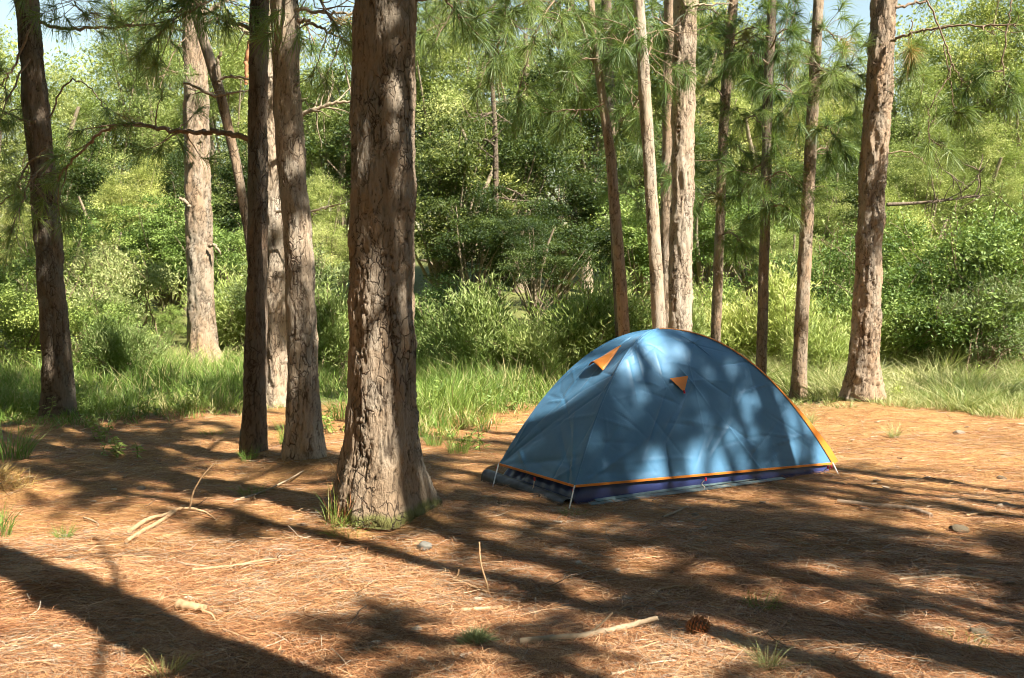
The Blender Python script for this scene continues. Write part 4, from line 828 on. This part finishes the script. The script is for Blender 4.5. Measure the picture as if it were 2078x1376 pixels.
def strip(name, a, b, mat, parent, thick=.003):
    """a band between two lines of points, with thickness"""
    a = np.asarray(a); b = np.asarray(b); n = len(a); nr = unit(np.cross(np.gradient(a, axis=0), b - a + 1e-6)) * thick
    v = np.concatenate([a + nr, b + nr, b - nr, a - nr]); i = np.arange(n - 1); g = Geo()
    for k in range(4): g.add(v[[*range(k * n, k * n + n)] + [*range(((k + 1) % 4) * n, ((k + 1) % 4) * n + n)]], np.stack([i, i + 1, i + 1 + n, i + n], 1))
    return obj(name, g.mesh(name, M[mat]), parent)
for P_, Nn, own in ((Pside, Nside, side), (Pleft, Nleft, left)):       # orange hem along the bottom, folded over the edge
    e = P_[:, 0] - Nn[:, 0] * .004; strip('hem_trim', e + Nn[:, 0] * .010 + np.array([0, 0, .010]), e + Nn[:, 0] * .008 + np.array([0, 0, -.005]), 'orange', own)
g = Geo(); rr = np.linspace(1, .0, 60)
tube(g, arc(fc[0], rr) + np.array([0, -.003, .0]), .0075, 6); obj('pole_sleeve', g.mesh('pole_sleeve', M['fly']), tent)
# orange door edge along the right-hand pole, widest low down
rr = np.linspace(1.0, .0, 70); e = arc(fc[1], rr); out_ = unit(fc[1] - PK); out_[2] = 0; out_ = unit(out_)
nrm_up = unit(np.cross(np.gradient(e, axis=0), np.cross(out_, np.array([0, 0, 1.])))); nrm_up *= np.sign(nrm_up[:, 2:3] + 1e-9)
wdt = np.interp(rr, [0, .1, .5, .72, .85, .95, 1.], [.006, .007, .008, .010, .026, .042, .04])[:, None]
strip('door_edge', e + np.array([0, -.006, .002]), e + nrm_up * wdt * .75 + out_ * wdt * .55, 'orange', tent)
# vent hood on the end panel and guy patch on the side panel
def onpanel(P_, x, y):
    q = P_ + origin; r = q - np.array([0, 0, CAM_H]); c, s = math.cos(PITCH), math.sin(PITCH)
    fwd = r[..., 1] * c - r[..., 2] * s; up = r[..., 1] * s + r[..., 2] * c
    e = (CX + FOC * r[..., 0] / fwd - x) ** 2 + (CY - FOC * up / fwd - y) ** 2; i = np.unravel_index(np.argmin(e), e.shape); return i
iA = onpanel(Pleft, 1262, 706); iB = onpanel(Pleft, 1196, 746); iC = onpanel(Pleft, 1226, 756)
A, B, C_ = (Pleft[i] for i in (iA, iB, iC)); nn = Nleft[iA]
g = Geo(); K = 14; V = []
for a in np.linspace(0, 1, K):
    for b in np.linspace(0, 1, K):
        base = B * (1 - b) + C_ * b; q = A * (1 - a) + base * a; V.append(q + nn * (.020 + .034 * a * math.sin(math.pi * b) ** .8 + .004 * math.sin(9 * b + 4 * a)) + np.array([0, 0, .012 * a * math.sin(math.pi * b)]))
ii, jj = np.meshgrid(np.arange(K - 1), np.arange(K - 1), indexing='ij'); ii = ii.ravel(); jj = jj.ravel()
g.add(V, np.stack([ii * K + jj, (ii + 1) * K + jj, (ii + 1) * K + jj + 1, ii * K + jj + 1], 1)); vh = obj('vent_hood', g.mesh('vent_hood', M['orange']), tent); vh['label'] = 'orange vent hood sticking out of the end panel'
sm = vh.modifiers.new('thickness', 'SOLIDIFY'); sm.thickness = .003
q = [Pside[onpanel(Pside, *p)] + Nside[onpanel(Pside, *p)] * .013 for p in ((1357, 769), (1394, 764), (1386, 797))]
nn = Nside[onpanel(Pside, 1380, 775)]; g = Geo(); g.add([*q, *[p + nn * .004 for p in q]], [[0, 1, 2], [3, 5, 4]]); g.add([*q, *[p + nn * .004 for p in q]], [[0, 3, 4, 1], [1, 4, 5, 2], [2, 5, 3, 0]])
gpch = obj('guy_patch', g.mesh('guy_patch', M['orange'], False), tent)
g = Geo(); tube(g, [q[2] + nn * .003 + np.array([-.004, 0, .012]), q[2] + nn * .008 + np.array([0, 0, -.012])], .008, 6); obj('red_tab', g.mesh('red_tab', M['red']), gpch)
# navy bathtub floor of the inner tent
gb = [p - origin for p in Pg]; g = Geo(); rng = np.random.default_rng(3); V = []; n = 60
per = [(gb[k] * (1 - f) + gb[(k + 1) % 4] * f, k) for k in range(4) for f in np.linspace(0, 1, n, endpoint=False)]
for lv, (ins, z) in enumerate(((.955, -.005), (.965, .03), (.945, .075), (.90, .14), (.82, .22))):
    for k, (p, sd_) in enumerate(per):
        wv = .004 * math.sin(k * .9 + lv) + .010 * (float(vn(np.array(k / 5.), np.array(lv * 1.), 4)) - .5); V.append((p[0] * (ins + wv * .6), p[1] * (ins + wv * .6), z + wv * .6 + .02 * (h2(k // 11, 2, 6) - .5) * (lv > 0)))
m = 4 * n; i, j = np.meshgrid(np.arange(4), np.arange(m), indexing='ij'); i = i.ravel(); j = j.ravel(); k2 = (j + 1) % m
g.add(V, np.stack([i * m + j, i * m + k2, (i + 1) * m + k2, (i + 1) * m + j], 1)); obj('inner_tent', g.mesh('inner_tent', M['navy']), tent)
# crumpled black groundsheet showing at the shaded end
g = Geo(); a, b = gb[3] + np.array([-.07, .02, 0]), gb[0] + np.array([-.03, .03, 0]); nrm2 = unit(np.array([-(b - a)[1], (b - a)[0], 0])) * -1
if np.dot(nrm2, (a + b) / 2) < 0: nrm2 = -nrm2
nu, nv = 90, 16; V = []
for i in range(nu):
    f = i / (nu - 1)
    for j in range(nv):
        t_ = j / (nv - 1); w = .02 * (fbm(np.array(f * 7.), np.array(t_ * 2.), 5, 3) - .5) * 2
        hgt = .085 * math.sin(math.pi * min(t_ * 1.0, 1)) ** .7 * (1 - .55 * f) + .012; V.append(a * (1 - f) + b * f + nrm2 * (.055 * math.cos(math.pi * t_) - .02 + w * .6) + np.array([0, 0, hgt + w * .5 - .01]))
V = np.array(V); i, j = np.meshgrid(np.arange(nu - 1), np.arange(nv - 1), indexing='ij'); i = i.ravel(); j = j.ravel()
g.add(V, np.stack([i * nv + j, (i + 1) * nv + j, (i + 1) * nv + j + 1, i * nv + j + 1], 1)); o = obj('groundsheet', g.mesh('groundsheet', M['black']), tent); o['label'] = 'crumpled black groundsheet end'
# layered pale tarp edge in front of the long side
for k in range(2):
    a = gp(1198 + 14 * k, 1028 - 4 * k) - origin; b = gp(1592 - 24 * k, 975 - 2 * k) - origin; f = np.linspace(0, 1, 50)[:, None]; ln = a * (1 - f) + b * f
    dd = unit(np.array([(b - a)[1], -(b - a)[0], 0.])); w = (.008 * (fbm(f[:, 0] * 9, f[:, 0] * 0 + k, 3 + k, 3) - .5) * 2)[:, None]
    e1 = ln + dd * (.014 - .014 * k + w) + np.array([0, 0, .012 + .008 * k]); e2 = ln - dd * .03 + np.array([0, 0, .02 + .010 * k])
    strip('tarp_edge', e1, e2, 'tarp', tent, .0022)
# poles, cords and toggles at the corners
for k, (px, dx) in enumerate((((1155, 1032), 0), ((1701, 962), 1), (None, 2), ((1000, 988), 3))):
    foot = (gp(*px) if px else Pg[2]) - origin; top = fc[k]
    g = Geo(); tube(g, [top + np.array([0, -.004, .01]), foot + np.array([0, 0, .0])], .0048, 7); pp = obj('corner_pole', g.mesh('corner_pole', M['pole']), tent)
    g = Geo(); tube(g, [top + np.array([-.012, -.012, -.012]), top + np.array([-.010, -.014, -.035])], .007, 6); obj('red_toggle', g.mesh('red_toggle', M['red']), tent)
for pts in ([(1432, 972), (1424, 982), (1430, 990), (1421, 1000)], [(1085, 972), (1083, 985), (1079, 998), (1080, 1003)], [(1680, 948), (1672, 958), (1688, 962), (1695, 966)]):
    d0 = gp(*pts[-1]); ln = spline([at(x, y, d0[1] + .01 * i) for i, (x, y) in enumerate(pts)], 5) - origin; g = Geo(); tube(g, ln, .003, 5); c = obj('guy_cord', g.mesh('guy_cord', M['cord']), tent)
    g = Geo(); tube(g, [ln[0] + np.array([0, 0, .012]), ln[0] - np.array([0, 0, .012])], .007, 6); obj('red_toggle', g.mesh('red_toggle', M['red']), c)

# ------------------------------------------------------------------ sticks, stones and the cone on the needles
def stick(label, lines, mat='stick', name='fallen_stick', seed=1, group='fallen sticks on the needles'):
    """lines: list of (photo points, lift above ground at each point, r0, r1)"""
    rng = np.random.default_rng(seed); base = gp(*lines[0][0][0]); g = Geo(); lift_d = base[1]
    for pts, lift, r0, r1 in lines:
        r0 *= 1.1; r1 *= 1.1
        W = []
        for (x, y), l in zip(pts, lift):
            if l > .02:
                if len(W): d = W[-1][1]
                else: d = lift_d
                W.append(at(x, y, d))
            else:
                q = gp(x, y); W.append(q + np.array([0, 0, l + .008]))
        lift_d = W[len(W) // 2][1]
        P = spline(W, 7) - base; P = P + rng.normal(size=P.shape) * min(r0 * .12, .0012); R = np.linspace(r0, r1, len(P)) * (1 + .07 * rng.normal(size=len(P)))
        tube(g, P, np.maximum(R, .002), 8)
    tag(obj(name, g.mesh(name, M[mat]), None, tuple(base)), label, 'stick', group)
Z = lambda n, v=.008: [v] * n
stick('forked fallen branch with one twig standing upright, left of the thickest trunk', [([(257, 1106), (290, 1085), (325, 1065), (355, 1045)], Z(4, .014), .011, .012),
      ([(263, 1086), (300, 1062), (335, 1052), (365, 1040), (400, 1033)], [.016] * 4 + [.1], .013, .008), ([(398, 1034), (418, 1040), (440, 1062)], [.1, .08, .01], .008, .004),
      ([(384, 1036), (392, 1000), (412, 965), (440, 936)], [.03, .1, .2, .3], .006, .003)], seed=1)
stick('thin straight stick lying below the forked branch', [([(388, 1164), (440, 1158), (490, 1152), (540, 1142), (584, 1143)], Z(5), .007, .005)], seed=2)
stick('stubby pale wood piece with a thin tail beside the long trunk shadow', [([(360, 1238), (385, 1243), (415, 1247)], Z(3, .018), .022, .016), ([(412, 1247), (430, 1256), (437, 1268)], Z(3, .01), .006, .003)], seed=3)
stick('short crooked twig in the long trunk shadow', [([(452, 1285), (480, 1296), (497, 1303), (508, 1316)], Z(4), .005, .006)], seed=4)
stick('V-shaped twig with one arm standing up, below the thickest trunk', [([(915, 1184), (945, 1192), (970, 1203), (988, 1210)], Z(4, .01), .006, .006), ([(990, 1209), (988, 1185), (975, 1140), (973, 1100)], [.01, .05, .12, .2], .0042, .0035), ([(920, 1182), (928, 1168), (931, 1157)], [.01, .03, .05], .006, .004)], seed=5)
stick('short straight stick on the sunlit needles in the middle foreground', [([(936, 1246), (975, 1243), (1019, 1240)], Z(3), .009, .008)], seed=6)
stick('long fallen branch with a side twig, left of the pine cone', [([(1055, 1316), (1120, 1308), (1200, 1300), (1270, 1283), (1335, 1254)], [.016] * 4 + [.024], .016, .010), ([(1190, 1298), (1215, 1270), (1243, 1243)], [.012, .05, .1], .005, .004)], 'stick_grey', seed=7)
stick('dark shaded stick slanting up left of the thickest trunk', [([(478, 1021), (520, 1008), (565, 990), (616, 963)], [.01, .01, .015, .019], .008, .005)], 'stick_grey', seed=8)
stick('crooked exposed root in the shade right of the tent', [([(1700, 1022), (1760, 1030), (1815, 1034), (1855, 1040), (1890, 1052)], Z(5, .004), .017, .020)], 'wood', 'exposed_root', 9)
stick('dark stick in the deep shade near the right edge', [([(1825, 1183), (1900, 1176), (1960, 1178), (2012, 1184)], Z(4), .008, .010)], 'stick_grey', seed=10)
stick('small grey twig in front of the tent', [([(1345, 1055), (1370, 1045), (1392, 1033)], Z(3), .008, .006)], 'stick_grey', seed=11)
stick('short curled twig at the bottom edge, middle', [([(905, 1372), (920, 1355), (918, 1335), (905, 1318)], Z(4), .006, .004)], 'stick_grey', seed=12)
stick('dark short stick at the bottom edge beside the curled twig', [([(850, 1345), (870, 1360), (880, 1374)], Z(3), .009, .009)], 'stick_grey', seed=13)
stick('grey log lying in the grass at the right edge', [([(2010, 722), (2050, 718), (2110, 716)], Z(3, .019), .09, .09)], 'deadwood', 'fallen_log', 14)
stick('bleached curved branch in the pale grass left of the thick reddish pine', [([(1640, 775), (1668, 772), (1690, 786)], [.2, .2, .019], .035, .03)] if False else [([(1645, 790), (1668, 786), (1692, 792)], Z(3, .019), .05, .04)], 'deadwood', seed=15)
for k, (pts, label) in enumerate([([(1240, 1378), (1300, 1366), (1370, 1368)], 'thin stick at the bottom edge below the long branch'), ([(1330, 1205), (1380, 1196), (1400, 1200)], 'small twig above the pine cone'), ([(700, 1330), (760, 1322), (800, 1325)], 'thin pale twig in the sunlit foreground'),
        ([(1960, 1050), (2010, 1046), (2075, 1055)], 'thin twig at the right edge in the shade'), ([(170, 1055), (195, 1065), (200, 1072)], 'tiny twig left of the forked branch'), ([(1450, 1320), (1520, 1332), (1560, 1330)], 'grey stick below the pine cone')]):
    stick(label, [(pts, Z(len(pts)), .006, .004)], 'stick' if k % 2 else 'stick_grey', seed=20 + k)
def rock(label, px, py, size, mat, seed, flat=.6, name='stone', cat='stone', group='stones on the needles'):
    import bmesh
    bm = bmesh.new(); bmesh.ops.create_icosphere(bm, subdivisions=3, radius=1); rng = np.random.default_rng(seed); o3 = rng.uniform(0, 9, 3)
    for v in bm.verts:
        c = np.array(v.co); n = .45 + 1.1 * float(fbm(np.array(c[0] * 1.4 + o3[0] + c[2]), np.array(c[1] * 1.4 + o3[1] - c[2] * .7), seed, 3)); v.co = v.co * n; v.co.z *= flat; v.co.x *= 1.25
    me = bpy.data.meshes.new(name); bm.to_mesh(me); bm.free(); me.materials.append(M[mat])
    for f in me.polygons: f.use_smooth = True
    p = gp(px, py); tag(obj(name, me, None, (p[0], p[1], p[2] + size * flat * .15), seed, size), label, cat, group)
for k, (px, py, s, m, label) in enumerate([(842, 1283, .03, 'stone', 'pale stone in the sunny foreground below the thickest trunk'), (1270, 1219, .026, 'stone', 'small stone left of the two above the pine cone'), (1320, 1242, .024, 'stone', 'small pale stone just above the long branch\'s tip'),
        (1252, 1160, .02, 'stone', 'small pale stone on the needles below the tent\'s near corner'), (1412, 1046, .022, 'stone', 'whitish pebble in the shade in front of the tent'), (2040, 1030, .05, 'stone', 'pale upright stone on the sunlit needles at the right edge'),
        (2032, 972, .03, 'stone_dark', 'dark little stump on the sunlit needles at the right'), (1948, 880, .045, 'stone', 'cut pale wood block on the needles right of the thick reddish pine'), (1945, 1078, .055, 'stone_dark', 'dark mossy lump beside the exposed root'),
        (1992, 1292, .05, 'stone_dark', 'dark lump in the shade at the bottom right'), (860, 1112, .045, 'stone_grey', 'grey half-buried stone in front of the thickest trunk'), (285, 993, .028, 'stone', 'small flat pale stone in the shade on the left'), (1255, 1305, .018, 'stone', 'tiny pebble beside the long branch')]):
    rock(label, px, py, s, m, 300 + k, .6 if s > .04 else .75)
M['moss'] = plain('pale_moss', (.36, .40, .19), .9, .1, .3, 60)
p = gp(968, 1310); g = Geo(); rng = np.random.default_rng(8); n = 900; d = rdir(n, rng); d[:, 2] = np.abs(d[:, 2]); blades(g, d * np.array([.045, .04, .03]) * rng.random((n, 1)) * 1.3, unit(d + rdir(n, rng) * .5), rdir(n, rng) * .6, .04, .004, rng.uniform(.5, 1, n), 2, rng=rng)
tag(obj('moss_ball', g.mesh('moss_ball', M['moss']), None, tuple(p)), 'fuzzy pale green ball of lichen left of the long branch', 'lichen')
# pine cone
p = gp(1418, 1290); cone = thing('pine_cone', 'open brown pine cone lying on the needles near the bottom', 'pine cone', p); g = Geo(); gc = Geo(); ns = 70
for k in range(ns):
    f = (k + .5) / ns; ang = k * 2.39996; zc = -.045 + .09 * f; rad = .040 * math.sin(math.pi * (.12 + .86 * f)) ** .75
    o_ = np.array([math.cos(ang), math.sin(ang), 0]); up = np.array([0, 0, 1.]); tg_ = np.cross(up, o_); w = .0075 * (.6 + rad / .05); tip = o_ * rad + up * zc
    b0 = o_ * rad * .45 + up * (zc - .012); V = [b0 - tg_ * w * .5, b0 + tg_ * w * .5, tip + tg_ * w + up * .001, tip + up * .006 + o_ * .009, tip - tg_ * w + up * .002, tip - up * .005 + o_ * .001]
    g.add(V, [[0, 1, 2], [0, 2, 3], [0, 3, 4], [0, 4, 5], [0, 5, 1], [1, 5, 2], [2, 5, 3], [3, 5, 4]])
tube(gc, [(0, 0, -.045), (0, 0, -.02), (0, 0, .02), (0, 0, .043)], [.012, .024, .022, .008], 12)
a = obj('scales', g.mesh('scales', M['cone'], False), cone, (0, 0, .036)); b = obj('core', gc.mesh('core', M['stone_dark']), cone, (0, 0, .036))  # dark core puts shade into the gaps between the scales
for o in (a, b): o.rotation_euler = (math.radians(74), math.radians(8), math.radians(60))
